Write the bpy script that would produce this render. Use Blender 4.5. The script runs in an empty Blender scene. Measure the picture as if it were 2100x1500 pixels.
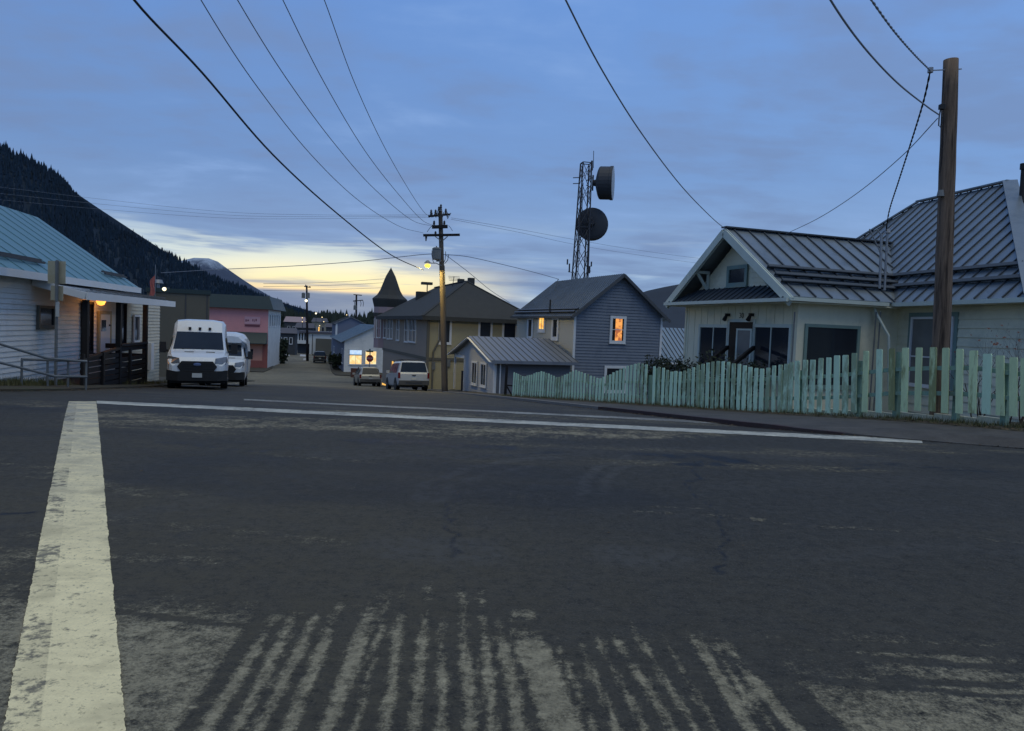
import bpy, math, random
import numpy as np
from mathutils import Vector, Matrix
random.seed(7)
SC = bpy.context.scene
COL = SC.collection

# ------------------------------------------------------------------ camera
F = 1516.0; CX, CY = 1050.0, 750.0
PITCH, ROLL, CAMZ = math.radians(2.87), math.radians(2.3), 1.5
_f = Vector((0, math.cos(PITCH), -math.sin(PITCH)))
_r0 = Vector((1, 0, 0)); _u0 = Vector((0, math.sin(PITCH), math.cos(PITCH)))
_r = _r0*math.cos(ROLL) + _u0*math.sin(ROLL)
_u = -_r0*math.sin(ROLL) + _u0*math.cos(ROLL)
CAM = Vector((0, 0, CAMZ))
def ray(px, py):
    return _f*F + _r*(px-CX) + _u*(CY-py)
def P(px, py, Y):
    d = ray(px, py); return CAM + d*(Y/d.y)
def G(px, py, z=0.0):
    d = ray(px, py); return CAM + d*((z-CAMZ)/d.z)
cam = bpy.data.objects.new('camera', bpy.data.cameras.new('camera')); COL.objects.link(cam)
M = Matrix((( _r.x, _u.x, -_f.x, 0), (_r.y, _u.y, -_f.y, 0), (_r.z, _u.z, -_f.z, CAMZ), (0, 0, 0, 1)))
cam.matrix_world = M
cam.data.sensor_width = 36; cam.data.lens = 36*F/2100.0
cam.data.clip_start = .05; cam.data.clip_end = 20000
SC.camera = cam
SC.view_settings.view_transform = 'Standard'; SC.view_settings.look = 'None'
SC.view_settings.exposure = 0; SC.view_settings.gamma = 1

# ------------------------------------------------------------------ node helpers
class NT:
    def __init__(s, tree): s.t = tree
    def n(s, typ, **kw):
        nd = s.t.nodes.new(typ)
        for k, v in kw.items(): setattr(nd, k, v)
        return nd
    def put(s, sock, v):
        if isinstance(v, bpy.types.NodeSocket): s.t.links.new(v, sock)
        elif v is not None:
            if hasattr(sock.default_value, '__len__') and not hasattr(v, '__len__'): v = [v]*len(sock.default_value)
            if hasattr(sock.default_value, '__len__') and len(sock.default_value) == 4 and len(v) == 3: v = tuple(v)+(1,)
            sock.default_value = v
    def math(s, op, a, b=None, c=None, clamp=False):
        nd = s.n('ShaderNodeMath', operation=op, use_clamp=clamp)
        s.put(nd.inputs[0], a)
        if b is not None: s.put(nd.inputs[1], b)
        if c is not None: s.put(nd.inputs[2], c)
        return nd.outputs[0]
    def mix(s, fac, a, b, mode='MIX'):
        nd = s.n('ShaderNodeMix', data_type='RGBA', blend_type=mode)
        s.put(nd.inputs[0], fac); s.put(nd.inputs[6], a); s.put(nd.inputs[7], b)
        return nd.outputs[2]
    def noise(s, vec, scale, detail=4, rough=.55, dist=0.0):
        nd = s.n('ShaderNodeTexNoise'); s.put(nd.inputs['Vector'], vec)
        s.put(nd.inputs['Scale'], scale); s.put(nd.inputs['Detail'], detail)
        s.put(nd.inputs['Roughness'], rough); s.put(nd.inputs['Distortion'], dist)
        return nd.outputs[0]
    def smooth(s, v, a, b, lo=0.0, hi=1.0):
        nd = s.n('ShaderNodeMapRange', interpolation_type='SMOOTHSTEP')
        s.put(nd.inputs[0], v); s.put(nd.inputs[1], a); s.put(nd.inputs[2], b)
        s.put(nd.inputs[3], lo); s.put(nd.inputs[4], hi)
        return nd.outputs[0]
    def xyz(s, v):
        nd = s.n('ShaderNodeSeparateXYZ'); s.put(nd.inputs[0], v); return nd.outputs
    def comb(s, x, y, z):
        nd = s.n('ShaderNodeCombineXYZ'); s.put(nd.inputs[0], x); s.put(nd.inputs[1], y); s.put(nd.inputs[2], z)
        return nd.outputs[0]
    def vmul(s, v, k):
        nd = s.n('ShaderNodeVectorMath', operation='MULTIPLY'); s.put(nd.inputs[0], v); s.put(nd.inputs[1], k)
        return nd.outputs[0]

MATS = {}
def newmat(name):
    m = bpy.data.materials.new(name); m.use_nodes = True
    t = NT(m.node_tree); b = m.node_tree.nodes['Principled BSDF']
    MATS[name] = m
    return m, t, b

def pmat(name, col, rough=.75, var=.18, scale=3.0, metal=0.0, bump=0.0, bscale=60.0, stain=None, stain_amt=.5, stain_scale=2.0,
         stretch=(1, 1, 1), spec=.35, rnd=0.0, coat=0.0):
    """procedural paint / wood / metal: two noise scales of tone, optional stain, optional bump"""
    m, t, b = newmat(name)
    tc = t.n('ShaderNodeTexCoord').outputs['Object']
    v = t.vmul(tc, stretch)
    n1 = t.noise(v, scale, 5, .6); n2 = t.noise(v, scale*9, 3, .6)
    k = t.math('ADD', t.math('MULTIPLY', t.math('SUBTRACT', n1, .5), 2*var*1.6),
               t.math('MULTIPLY', t.math('SUBTRACT', n2, .5), var*1.2))
    k = t.math('ADD', k, 1.0)
    if rnd:
        oi = t.n('ShaderNodeObjectInfo').outputs['Random']
        k = t.math('ADD', k, t.math('MULTIPLY', t.math('SUBTRACT', oi, .5), 2*rnd))
    c = t.mix(1.0, tuple(col), t.comb(k, k, k), 'MULTIPLY')
    if stain:
        sn = t.noise(v, stain_scale, 6, .65)
        if rnd:
            sn = t.math('ADD', sn, t.math('MULTIPLY', t.math('SUBTRACT', t.math('FRACT', t.math('MULTIPLY', oi, 7.31)), .5), .35))
        c = t.mix(t.math('MULTIPLY', t.smooth(sn, .48, .68), stain_amt), c, tuple(stain))
    t.put(b.inputs['Base Color'], c)
    t.put(b.inputs['Roughness'], t.math('ADD', t.math('MULTIPLY', t.math('SUBTRACT', n1, .5), .25), rough, clamp=True))
    b.inputs['Metallic'].default_value = metal
    b.inputs['Specular IOR Level'].default_value = spec
    b.inputs['Coat Weight'].default_value = coat
    if bump:
        bn = t.n('ShaderNodeBump'); bn.inputs['Strength'].default_value = bump; bn.inputs['Distance'].default_value = .02
        t.put(bn.inputs['Height'], t.noise(v, bscale, 4, .6)); t.put(b.inputs['Normal'], bn.outputs[0])
    return m

def emat(name, col, strength, col2=None, scale=6.0):
    """a lamp or a lit window: emission with a procedural curtain / clutter pattern"""
    m, t, b = newmat(name)
    b.inputs['Base Color'].default_value = (.1, .1, .1, 1)
    c = tuple(col)+(1,)
    if col2:
        tc = t.n('ShaderNodeTexCoord').outputs['Object']
        n1 = t.noise(tc, scale, 3, .6)
        c = t.mix(t.smooth(n1, .42, .58), tuple(col)+(1,), tuple(col2)+(1,))
    t.put(b.inputs['Emission Color'], c); b.inputs['Emission Strength'].default_value = strength
    return m

def gmat(name, col=(.012, .014, .018), rough=.08):
    m, t, b = newmat(name)
    tc = t.n('ShaderNodeTexCoord').outputs['Object']
    n1 = t.noise(tc, 1.4, 2, .5)
    t.put(b.inputs['Base Color'], t.mix(n1, tuple(col), tuple(2.2*c for c in col)))
    b.inputs['Roughness'].default_value = rough
    b.inputs['Specular IOR Level'].default_value = .6
    bn = t.n('ShaderNodeBump'); bn.inputs['Strength'].default_value = .05; bn.inputs['Distance'].default_value = .05
    t.put(bn.inputs['Height'], t.noise(tc, 1.1, 1, .5)); t.put(b.inputs['Normal'], bn.outputs[0])
    return m

# ------------------------------------------------------------------ mesh builder
class MB:
    def __init__(s): s.v = []; s.f = []; s.mi = []
    def add(s, vs, fs, mi=0):
        o = len(s.v); s.v += [tuple(p) for p in vs]
        for f in fs: s.f.append([o+i for i in f]); s.mi.append(mi)
    def poly(s, pts, mi=0): s.add(pts, [list(range(len(pts)))], mi)
    def box(s, x0, x1, y0, y1, z0, z1, mi=0, m=None):
        p = [(x0,y0,z0),(x1,y0,z0),(x1,y1,z0),(x0,y1,z0),(x0,y0,z1),(x1,y0,z1),(x1,y1,z1),(x0,y1,z1)]
        if m: p = [m(*q) for q in p]
        s.add(p, [(0,3,2,1),(4,5,6,7),(0,1,5,4),(1,2,6,5),(2,3,7,6),(3,0,4,7)], mi)
    def bar(s, a, b, w, h, up=(0,0,1), mi=0):
        a = Vector(a); b = Vector(b); d = (b-a).normalized(); up = Vector(up)
        x = d.cross(up)
        if x.length < 1e-4: x = d.cross(Vector((1,0,0)))
        x.normalize(); y = x.cross(d)
        q = [(-w/2,-h/2),(w/2,-h/2),(w/2,h/2),(-w/2,h/2)]
        p = [a+x*i+y*j for i, j in q]+[b+x*i+y*j for i, j in q]
        s.add(p, [(3,2,1,0),(4,5,6,7),(0,1,5,4),(1,2,6,5),(2,3,7,6),(3,0,4,7)], mi)
    def cyl(s, a, b, r0, r1=None, n=12, mi=0, cap=True):
        r1 = r0 if r1 is None else r1
        a = Vector(a); b = Vector(b); d = (b-a).normalized()
        x = d.orthogonal().normalized(); y = d.cross(x)
        vs = []; fs = []
        for c, r in ((a, r0), (b, r1)):
            for k in range(n):
                t = 2*math.pi*k/n; vs.append(c+x*(r*math.cos(t))+y*(r*math.sin(t)))
        for k in range(n): fs.append((k, (k+1) % n, n+(k+1) % n, n+k))
        if cap: fs += [list(range(n))[::-1], list(range(n, 2*n))]
        s.add(vs, fs, mi)
    def tube(s, pts, r, n=6, mi=0):
        pts = [Vector(p) for p in pts]; N = len(pts); vs = []; fs = []
        rr = r if hasattr(r, '__len__') else [r]*N
        x = None
        for i, p in enumerate(pts):
            d = (pts[min(i+1, N-1)]-pts[max(i-1, 0)]).normalized()
            if x is None: x = d.orthogonal().normalized()
            x = (x-d*x.dot(d)).normalized(); y = d.cross(x)
            for k in range(n):
                t = 2*math.pi*k/n; vs.append(p+x*(rr[i]*math.cos(t))+y*(rr[i]*math.sin(t)))
        for i in range(N-1):
            for k in range(n): fs.append((i*n+k, i*n+(k+1) % n, (i+1)*n+(k+1) % n, (i+1)*n+k))
        fs += [list(range(n))[::-1], list(range((N-1)*n, N*n))]
        s.add(vs, fs, mi)
    def lathe(s, c, prof, n=16, axis='z', mi=0):
        vs = []; fs = []
        for r, h in prof:
            for k in range(n):
                t = 2*math.pi*k/n; a, b = r*math.cos(t), r*math.sin(t)
                vs.append({'z': (c[0]+a, c[1]+b, c[2]+h), 'x': (c[0]+h, c[1]+a, c[2]+b), 'y': (c[0]+a, c[1]+h, c[2]+b)}[axis])
        for i in range(len(prof)-1):
            for k in range(n): fs.append((i*n+k, i*n+(k+1) % n, (i+1)*n+(k+1) % n, (i+1)*n+k))
        fs += [list(range(n))[::-1], list(range((len(prof)-1)*n, len(prof)*n))]
        s.add(vs, fs, mi)
    def slab(s, pts, th, mi=0):
        """planar polygon thickened downwards along its normal"""
        pts = [Vector(p) for p in pts]
        nrm = (pts[1]-pts[0]).cross(pts[2]-pts[0]).normalized()
        lo = [p-nrm*th for p in pts]; n = len(pts)
        s.add(pts+lo, [list(range(n)), list(range(2*n-1, n-1, -1))]+[(i, n+i, n+(i+1) % n, (i+1) % n) for i in range(n)], mi)
    def build(s, name, mats, parent=None, smooth=False, loc=None):
        me = bpy.data.meshes.new(name); me.from_pydata(s.v, [], s.f)
        for mm in (mats if isinstance(mats, (list, tuple)) else [mats]):
            me.materials.append(MATS[mm] if isinstance(mm, str) else mm)
        me.polygons.foreach_set('material_index', s.mi)
        if smooth: me.polygons.foreach_set('use_smooth', [True]*len(s.f))
        me.update()
        bm_fix(me)
        o = bpy.data.objects.new(name, me); COL.objects.link(o)
        if parent: o.parent = parent
        if loc: o.location = loc
        return o
import bmesh
def bm_fix(me):
    if len(me.polygons) > 60000: return
    bm = bmesh.new(); bm.from_mesh(me); bmesh.ops.recalc_face_normals(bm, faces=bm.faces); bm.to_mesh(me); bm.free()

def tag(o, label=None, cat=None, group=None, kind=None):
    if label: o['label'] = label
    if cat: o['category'] = cat
    if group: o['group'] = group
    if kind: o['kind'] = kind
    return o
def thing(name, label, cat, loc=(0, 0, 0), rz=0.0, group=None):
    o = bpy.data.objects.new(name, None); COL.objects.link(o); o.empty_display_size = .3
    o.location = loc; o.rotation_euler = (0, 0, rz)
    return tag(o, label, cat, group)
def copy_tree(o, parent=None):
    c = o.copy(); COL.objects.link(c)
    if parent: c.parent = parent
    for ch in list(o.children): copy_tree(ch, c)
    return c

class Frame:
    """local axes of a building: x along its wall, y away from the viewer, z up"""
    def __init__(s, ox, oy, xd):
        s.o = Vector((ox, oy, 0)); d = Vector((xd[0], xd[1], 0)).normalized()
        s.x = d; s.y = Vector((-d.y, d.x, 0)); s.rz = math.atan2(d.y, d.x)
    def loc(s, p):
        q = Vector(p)-s.o; return (q.dot(s.x), q.dot(s.y), q.z)
    def world(s, x, y, z=0): return s.o+s.x*x+s.y*y+Vector((0, 0, z))
    def hit_y(s, px, py, y=0.0):
        d = ray(px, py); t = (y-(CAM-s.o).dot(s.y))/d.dot(s.y); q = s.loc(CAM+d*t); return q[0], q[2]
    def hit_x(s, px, py, x=0.0):
        d = ray(px, py); t = (x-(CAM-s.o).dot(s.x))/d.dot(s.x); q = s.loc(CAM+d*t); return q[1], q[2]
# wall maps: (u along wall, o outwards, z) -> local point
def mapy(y0=0.0): return lambda u, o, z: (u, y0-o, z)          # wall facing -y
def mapx(x0=0.0): return lambda u, o, z: (x0-o, u, z)          # wall facing -x
def mapX(x0=0.0): return lambda u, o, z: (x0+o, u, z)          # wall facing +x

def clap(mb, m, u0, u1, z0, z1, step=.13, proud=.016, lim=None, mi=0):
    """lapped clapboards as real tilted strips; lim(z) narrows them to a gable"""
    k = 0; n = max(1, int(math.ceil((z1-z0)/step)))
    for k in range(n):
        a = z0+k*step; b = min(z1, a+step)
        ua, ub, va, vb = u0, u1, u0, u1
        if lim: ua, ub = lim(a); va, vb = lim(b)
        if ub-ua < .01: continue
        if vb < va: va = vb = (va+vb)/2
        mb.poly([m(ua, proud, a), m(ub, proud, a), m(vb, .002, b), m(va, .002, b)], mi)
        mb.poly([m(ua, 0, a), m(ub, 0, a), m(ub, proud, a), m(ua, proud, a)], mi)

def window(parent, m, u0, u1, z0, z1, frame, glass, tw=.09, mull=(), hbar=(), depth=.06, name='window', sill=True, label=None):
    fr = MB()
    fr.box(u0-tw, u0, .004, depth, z0-tw, z1+tw, m=m); fr.box(u1, u1+tw, .004, depth, z0-tw, z1+tw, m=m)
    fr.box(u0, u1, .004, depth, z1, z1+tw, m=m); fr.box(u0, u1, .004, depth, z0-tw, z0, m=m)
    if sill: fr.box(u0-tw-.03, u1+tw+.03, .0, depth+.04, z0-tw-.04, z0-tw-.003, m=m)
    for q in mull: uu = u0+(u1-u0)*q; fr.box(uu-.02, uu+.02, .022, depth*.75, z0, z1, m=m)
    for q in hbar: zz = z0+(z1-z0)*q; fr.box(u0, u1, .02, depth*.7, zz-.022, zz+.022, m=m)
    o = fr.build(name, frame, parent)
    pn = MB(); pn.box(u0, u1, .006, .018, z0, z1, m=m)
    pn.build('pane', glass, o)
    if label: o['label'] = label
    return o

def clip_line(poly2, x):
    ys = []
    n = len(poly2)
    for i in range(n):
        (xa, ya), (xb, yb) = poly2[i], poly2[(i+1) % n]
        if (xa-x)*(xb-x) < 0: ys.append(ya+(yb-ya)*(x-xa)/(xb-xa))
    return (min(ys), max(ys)) if len(ys) >= 2 else None
def seam_roof(mb, pts, spacing=.4, rib=.05, ribw=.035, th=.08, m_pan=0, m_rib=1, guards=()):
    """standing seam metal roof plane; pts[0]->pts[1] is the eave, seams run up the slope. guards: heights (m up slope) of snow rails"""
    pts = [Vector(p) for p in pts]
    e = (pts[1]-pts[0]).normalized(); nrm = (pts[1]-pts[0]).cross(pts[2]-pts[0]).normalized()
    if nrm.z < 0: nrm = -nrm
    s = nrm.cross(e)
    if s.z < 0: s = -s
    p2 = [((p-pts[0]).dot(e), (p-pts[0]).dot(s)) for p in pts]
    top = [p for p in pts]; lo = [p-nrm*th for p in pts]; n = len(pts)
    mb.add(top+lo, [list(range(n)), list(range(2*n-1, n-1, -1))]+[(i, n+i, n+(i+1) % n, (i+1) % n) for i in range(n)], m_pan)
    xs = [q[0] for q in p2]; x = min(xs)+spacing*.5
    while x < max(xs):
        c = clip_line(p2, x)
        if c and c[1]-c[0] > .08:
            a = pts[0]+e*x+s*(c[0]+.01)+nrm*rib/2; b = pts[0]+e*x+s*(c[1]-.01)+nrm*rib/2
            mb.bar(a, b, ribw, rib, nrm, m_rib)
        x += spacing
    p3 = [(y, xx) for xx, y in p2]
    for g in guards:
        c = clip_line(p3, g)
        if c:
            a = pts[0]+s*g+e*(c[0]+.1)+nrm*.12; b = pts[0]+s*g+e*(c[1]-.1)+nrm*.12
            mb.bar(a, b, .14, .035, nrm, m_rib); 
            mb.bar(a-nrm*.06+s*.03, b-nrm*.06+s*.03, .02, .1, nrm, m_rib)

def text_mesh(name, txt, size, mat, parent, mw, extrude=.004):
    cu = bpy.data.curves.new(name, 'FONT'); cu.body = txt; cu.size = size; cu.align_x = 'CENTER'; cu.align_y = 'CENTER'; cu.extrude = extrude
    ob = bpy.data.objects.new(name+'_curve', cu); COL.objects.link(ob)
    bpy.context.view_layer.update()
    me = bpy.data.meshes.new_from_object(ob.evaluated_get(bpy.context.evaluated_depsgraph_get()))
    bpy.data.objects.remove(ob); bpy.data.curves.remove(cu)
    me.materials.clear(); me.materials.append(MATS[mat])
    o = bpy.data.objects.new(name, me); COL.objects.link(o); o.parent = parent; o.matrix_local = mw
    return o

# ------------------------------------------------------------------ materials
W_SIDE = (.56, .56, .55)
pmat('white_siding', (.74, .72, .66), .6, .07, 1.2, stain=(.36, .35, .30), stain_amt=.35, stain_scale=.8)
pmat('cream_siding', (.60, .55, .42), .6, .07, 1.2, stain=(.35, .31, .22), stain_amt=.3)
pmat('yard_house_siding', (.70, .67, .50), .6, .08, 1.0, stain=(.30, .31, .25), stain_amt=.4, stain_scale=.7)
pmat('yard_house_trim', (.50, .56, .50), .55, .1, 2.0)
pmat('green_trim', (.18, .26, .235), .5, .12, 2.0)
pmat('grey_siding', (.165, .188, .222), .6, .08, 1.0, stain=(.10, .12, .155), stain_amt=.5, stain_scale=.9)
pmat('pale_siding', (.46, .45, .38), .6, .08, 1.0)
pmat('white_trim', (.66, .67, .66), .5, .06, 2.0)
pmat('beige_siding', (.36, .32, .195), .65, .08, 1.0, stain=(.28, .24, .15), stain_amt=.4)
pmat('brown_siding', (.29, .235, .18), .65, .08, 1.0)
pmat('mauve_siding', (.33, .25, .26), .65, .08, 1.0)
pmat('pink_paint', (.66, .30, .30), .7, .06, .5, stain=(.40, .22, .24), stain_amt=.3, stain_scale=.3)
pmat('salmon_paint', (.60, .29, .21), .7, .06, .5)
pmat('brick_red', (.30, .10, .08), .75, .12, 2.0)
pmat('teal_roof', (.105, .215, .255), .45, .08, .6, metal=.0, spec=.5)
pmat('teal_seam', (.11, .22, .26), .5, .1, 2.0)
pmat('blue_roof', (.20, .27, .34), .4, .08, .6, metal=.25, spec=.5)
pmat('slate_metal', (.185, .22, .245), .38, .14, .7, metal=.35, spec=.5, stain=(.07, .09, .11), stain_amt=.5, stain_scale=.9)
pmat('slate_seam', (.05, .06, .07), .6, .1, 2.0)
pmat('grey_metal_roof', (.17, .18, .19), .4, .1, .8, metal=.3, spec=.5)
pmat('grey_metal_seam', (.07, .075, .08), .5, .1, 2.0)
pmat('dark_shingle', (.045, .047, .045), .85, .22, 2.0, bump=.5, bscale=30)
pmat('dark_green_metal', (.025, .045, .048), .5, .12, 1.0)
pmat('white_metal', (.55, .57, .58), .4, .07, 2.0)
pmat('dark_wood', (.009, .0075, .0075), .7, .25, 3.0, stretch=(1, 1, .15))
pmat('pole_wood', (.165, .118, .084), .85, .6, 4.0, stretch=(6, 6, .3), bump=1.0, bscale=9, stain=(.016, .011, .010), stain_amt=.95, stain_scale=1.6)
pmat('grey_pole_wood', (.11, .09, .07), .85, .25, 3.0, stretch=(3, 3, .18), bump=.6, bscale=14, stain=(.05, .04, .035), stain_amt=.6)
pmat('galvanised', (.27, .28, .29), .5, .15, 4.0, metal=.5)
pmat('dull_pipe', (.16, .17, .17), .6, .2, 4.0, metal=.2)
pmat('tower_steel', (.05, .052, .06), .55, .2, 2.0, metal=.3)
pmat('dish_shroud', (.04, .046, .056), .6, .12, 1.0)
pmat('dish_face', (.42, .46, .50), .6, .06, 1.0)
pmat('mint_paint', (.58, .79, .56), .7, .14, 2.0, rnd=.10, stretch=(1.5, 1.5, .6), stain=(.20, .24, .12), stain_amt=.7, stain_scale=4.0)
pmat('mossy_mint_paint', (.57, .70, .40), .8, .18, 2.0, rnd=.12, stretch=(3, 3, .6), stain=(.17, .17, .06), stain_amt=.8, stain_scale=2.5)
pmat('mint_rail', (.22, .34, .26), .8, .2, 2.0, stain=(.08, .09, .05), stain_amt=.8)
pmat('vehicle_white', (.57, .625, .68), .3, .04, 1.5, spec=.5, coat=.4, stain=(.40, .38, .34), stain_amt=.35, stain_scale=1.2)
pmat('vehicle_pale_grey', (.38, .415, .45), .32, .05, 1.5, spec=.5, coat=.3, stain=(.28, .27, .24), stain_amt=.4)
pmat('vehicle_silver', (.36, .35, .31), .32, .06, 1.5, metal=.3, coat=.3)
pmat('vehicle_black', (.012, .013, .016), .3, .2, 1.5, coat=.4)
pmat('black_plastic', (.014, .015, .016), .6, .2, 4.0)
pmat('grey_plastic', (.06, .063, .066), .6, .15, 4.0)
pmat('tyre_rubber', (.012, .012, .012), .9, .2, 6.0)
pmat('rim_metal', (.22, .22, .22), .4, .1, 4.0, metal=.7)
pmat('headlamp_lens', (.22, .23, .24), .15, .3, 7.0, metal=.4)
pmat('tail_lamp_red', (.12, .008, .008), .25, .2, 6.0)
pmat('amber_lens', (.55, .25, .03), .3, .15, 6.0)
pmat('plate_white', (.42, .44, .43), .5, .1, 9.0)
pmat('emblem_blue', (.12, .16, .28), .35, .1, 9.0, metal=.4)
pmat('sign_back', (.42, .39, .28), .5, .12, 3.0, metal=.3, stain=(.34, .27, .13), stain_amt=.5)
pmat('sign_red', (.34, .02, .03), .5, .1, 4.0)
pmat('sign_pink', (.62, .36, .40), .6, .08, 2.0)
pmat('sign_ink', (.16, .05, .07), .6, .1, 2.0)
pmat('sign_white', (.7, .7, .7), .5, .05, 3.0)
pmat('sign_green', (.02, .10, .06), .5, .1, 3.0)
pmat('concrete', (.19, .185, .17), .85, .15, 2.0, bump=.4, bscale=40)
pmat('kerb_red', (.045, .028, .028), .8, .25, 3.0, stain=(.05, .045, .042), stain_amt=.7)
pmat('wire_black', (.03, .032, .038), .6, .1, 3.0)
pmat('wire_grey', (.22, .25, .30), .5, .1, 3.0)
pmat('insulator', (.03, .03, .034), .4, .1, 3.0)
pmat('transformer_grey', (.16, .17, .17), .5, .12, 3.0)
pmat('harbour_white', (.66, .66, .62), .6, .08, .6)
pmat('far_dark_wall', (.05, .055, .06), .8, .2, .5)
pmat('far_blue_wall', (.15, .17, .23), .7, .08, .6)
pmat('far_tan_wall', (.30, .27, .20), .8, .12, .6)
pmat('far_roof', (.10, .10, .12), .8, .15, .6)
pmat('olive_wall', (.115, .108, .085), .7, .1, .5)
pmat('flag_cloth', (.40, .12, .10), .8, .25, 5.0)
pmat('bark', (.045, .035, .028), .9, .25, 6.0, stretch=(2, 2, .4))
pmat('twig', (.05, .035, .03), .9, .25, 6.0)
pmat('rust_barrel', (.12, .05, .035), .8, .25, 3.0)
pmat('yellow_paint', (.55, .42, .07), .6, .1, 2.0)
gmat('dark_glass')
gmat('vehicle_glass', (.010, .014, .020), .06)
MATS['vehicle_glass'].node_tree.nodes['Principled BSDF'].inputs['Specular IOR Level'].default_value = .25
gmat('blind_glass', (.10, .10, .095), .25)
emat('porch_bulb', (1.0, .34, .05), 2.6)
emat('sodium_bulb', (1.0, .74, .06), 2.2)
emat('white_bulb', (1.0, .88, .58), 2.2)
emat('small_bulb', (1.0, .78, .40), 1.4)
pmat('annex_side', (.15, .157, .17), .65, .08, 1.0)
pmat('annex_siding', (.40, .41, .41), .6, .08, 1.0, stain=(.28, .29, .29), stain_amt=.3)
pmat('canopy_metal', (.42, .47, .52), .4, .08, 1.0, spec=.5)
pmat('cable_dark', (.008, .008, .01), .6, .1, 3.0)
emat('lit_orange', (1.0, .40, .07), 1.0, (.40, .10, .015), 2.2)
emat('lit_amber', (1.0, .62, .14), 1.25, (.75, .33, .04), 3.0)
emat('lit_yellow', (1.0, .84, .42), 1.05, (1.0, .62, .22), 2.0)
emat('lit_blue', (.45, .68, 1.0), .95, (.62, .80, 1.0), 1.6)
# ------------------------------------------------------------------ dusk sky (world) and an added soft warm fill from above
world = bpy.data.worlds.new('World'); SC.world = world; world.use_nodes = True
wt = NT(world.node_tree); bg = world.node_tree.nodes['Background']
g = wt.n('ShaderNodeTexCoord').outputs['Generated']
wx, wy, wz = wt.xyz(g)
az = wt.math('ARCTAN2', wx, wy)
zc = wt.math('MAXIMUM', wz, 0.0)
rmp = wt.n('ShaderNodeValToRGB'); wt.put(rmp.inputs[0], zc)
stops = [(0, (.23, .34, .50)), (.10, (.222, .342, .565)), (.2, (.168, .298, .57)), (.42, (.140, .285, .63)), (1, (.11, .215, .48))]
el = rmp.color_ramp.elements
while len(el) < len(stops): el.new(.5)
for e, (p, c) in zip(el, stops): e.position = p; e.color = c+(1,)
sky = rmp.outputs[0]
# brighter towards the right, darker towards the upper left
sky = wt.mix(1.0, sky, wt.comb(*[wt.smooth(az, -.8, .8, a, b) for a, b in ((.90, 1.10), (.92, 1.10), (.94, 1.08))]), 'MULTIPLY')
den = wt.math('ADD', zc, .11)
pv = wt.comb(wt.math('DIVIDE', wx, den), wt.math('DIVIDE', wy, den), 0)
cn = wt.noise(pv, .75, 6, .58, .35)
cn2 = wt.noise(wt.vmul(pv, (1.0, 1.9, 1)), 1.9, 5, .55, .2)
cl = wt.math('ADD', wt.math('MULTIPLY', cn, .65), wt.math('MULTIPLY', cn2, .35))
dark = wt.smooth(cl, .53, .38)
sky = wt.mix(wt.math('MULTIPLY', dark, .6), sky, (.165, .24, .42))
lite = wt.smooth(cl, .52, .68)
sky = wt.mix(wt.math('MULTIPLY', lite, .50), sky, (.27, .43, .75))
# long flat streaks near the horizon
sv = wt.comb(wt.math('MULTIPLY', az, 3.2), wt.math('MULTIPLY', zc, 36), .37)
sn = wt.noise(sv, 1.0, 5, .55, .25)
sn2 = wt.noise(wt.comb(wt.math('MULTIPLY', az, 7.0), wt.math('MULTIPLY', zc, 90), 3.1), 1.0, 4, .55, .3)
low = wt.math('MULTIPLY', wt.smooth(zc, .155, .065), wt.smooth(az, .75, -.1, .35, 1.0))
sky = wt.mix(wt.math('MULTIPLY', low, wt.math('MULTIPLY', wt.smooth(sn, .50, .64), .85)), sky, (.46, .60, .74))
sky = wt.mix(wt.math('MULTIPLY', low, wt.math('MULTIPLY', wt.smooth(sn, .50, .36), .65)), sky, (.14, .215, .39))
# the yellow afterglow behind the ridge
ga = wt.smooth(wt.math('ABSOLUTE', wt.math('ADD', az, .225)), .28, .06)
gz = wt.math('MULTIPLY', wt.smooth(zc, .034, .041), wt.smooth(zc, .096, .058))
gl = wt.math('MULTIPLY', wt.math('MULTIPLY', ga, gz), wt.smooth(wt.math('ADD', wt.math('MULTIPLY', sn, .5), wt.math('MULTIPLY', sn2, .5)), .34, .50, .35, 1.0))
gw = wt.math('MULTIPLY', wt.smooth(wt.math('ABSOLUTE', wt.math('ADD', az, .30)), .42, .05), wt.math('MULTIPLY', wt.smooth(zc, .125, .085), wt.smooth(sn, .46, .62)))
sky = wt.mix(wt.math('MULTIPLY', gw, .65), sky, (.72, .79, .70))
gcol = wt.n('ShaderNodeValToRGB'); wt.put(gcol.inputs[0], wt.math('MULTIPLY', zc, 10))
gcol.color_ramp.elements[0].position = .36; gcol.color_ramp.elements[0].color = (1.0, .74, .40, 1)
gcol.color_ramp.elements[1].position = .85; gcol.color_ramp.elements[1].color = (.96, .93, .70, 1)
e3 = gcol.color_ramp.elements.new(.52); e3.color = (1.0, .88, .50, 1)
sky = wt.mix(wt.math('MULTIPLY', gl, .97), sky, gcol.outputs[0])
# slate bank of cloud lying on the horizon under the glow
bank = wt.math('MULTIPLY', wt.smooth(wt.math('ADD', zc, wt.math('MULTIPLY', wt.math('SUBTRACT', sn2, .5), .006)), .041, .034), wt.smooth(wt.math('ABSOLUTE', wt.math('ADD', az, .23)), .34, .2))
sky = wt.mix(wt.math('MULTIPLY', bank, .85), sky, (.165, .235, .36))
# a little true twilight sky from the physical model
ns = wt.n('ShaderNodeTexSky', sky_type='NISHITA', sun_disc=False, sun_elevation=math.radians(1.0), sun_rotation=math.radians(-14))
sky = wt.mix(.0012, sky, ns.outputs[0], 'ADD')
wt.put(bg.inputs['Color'], sky); bg.inputs['Strength'].default_value = 1.08

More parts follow.
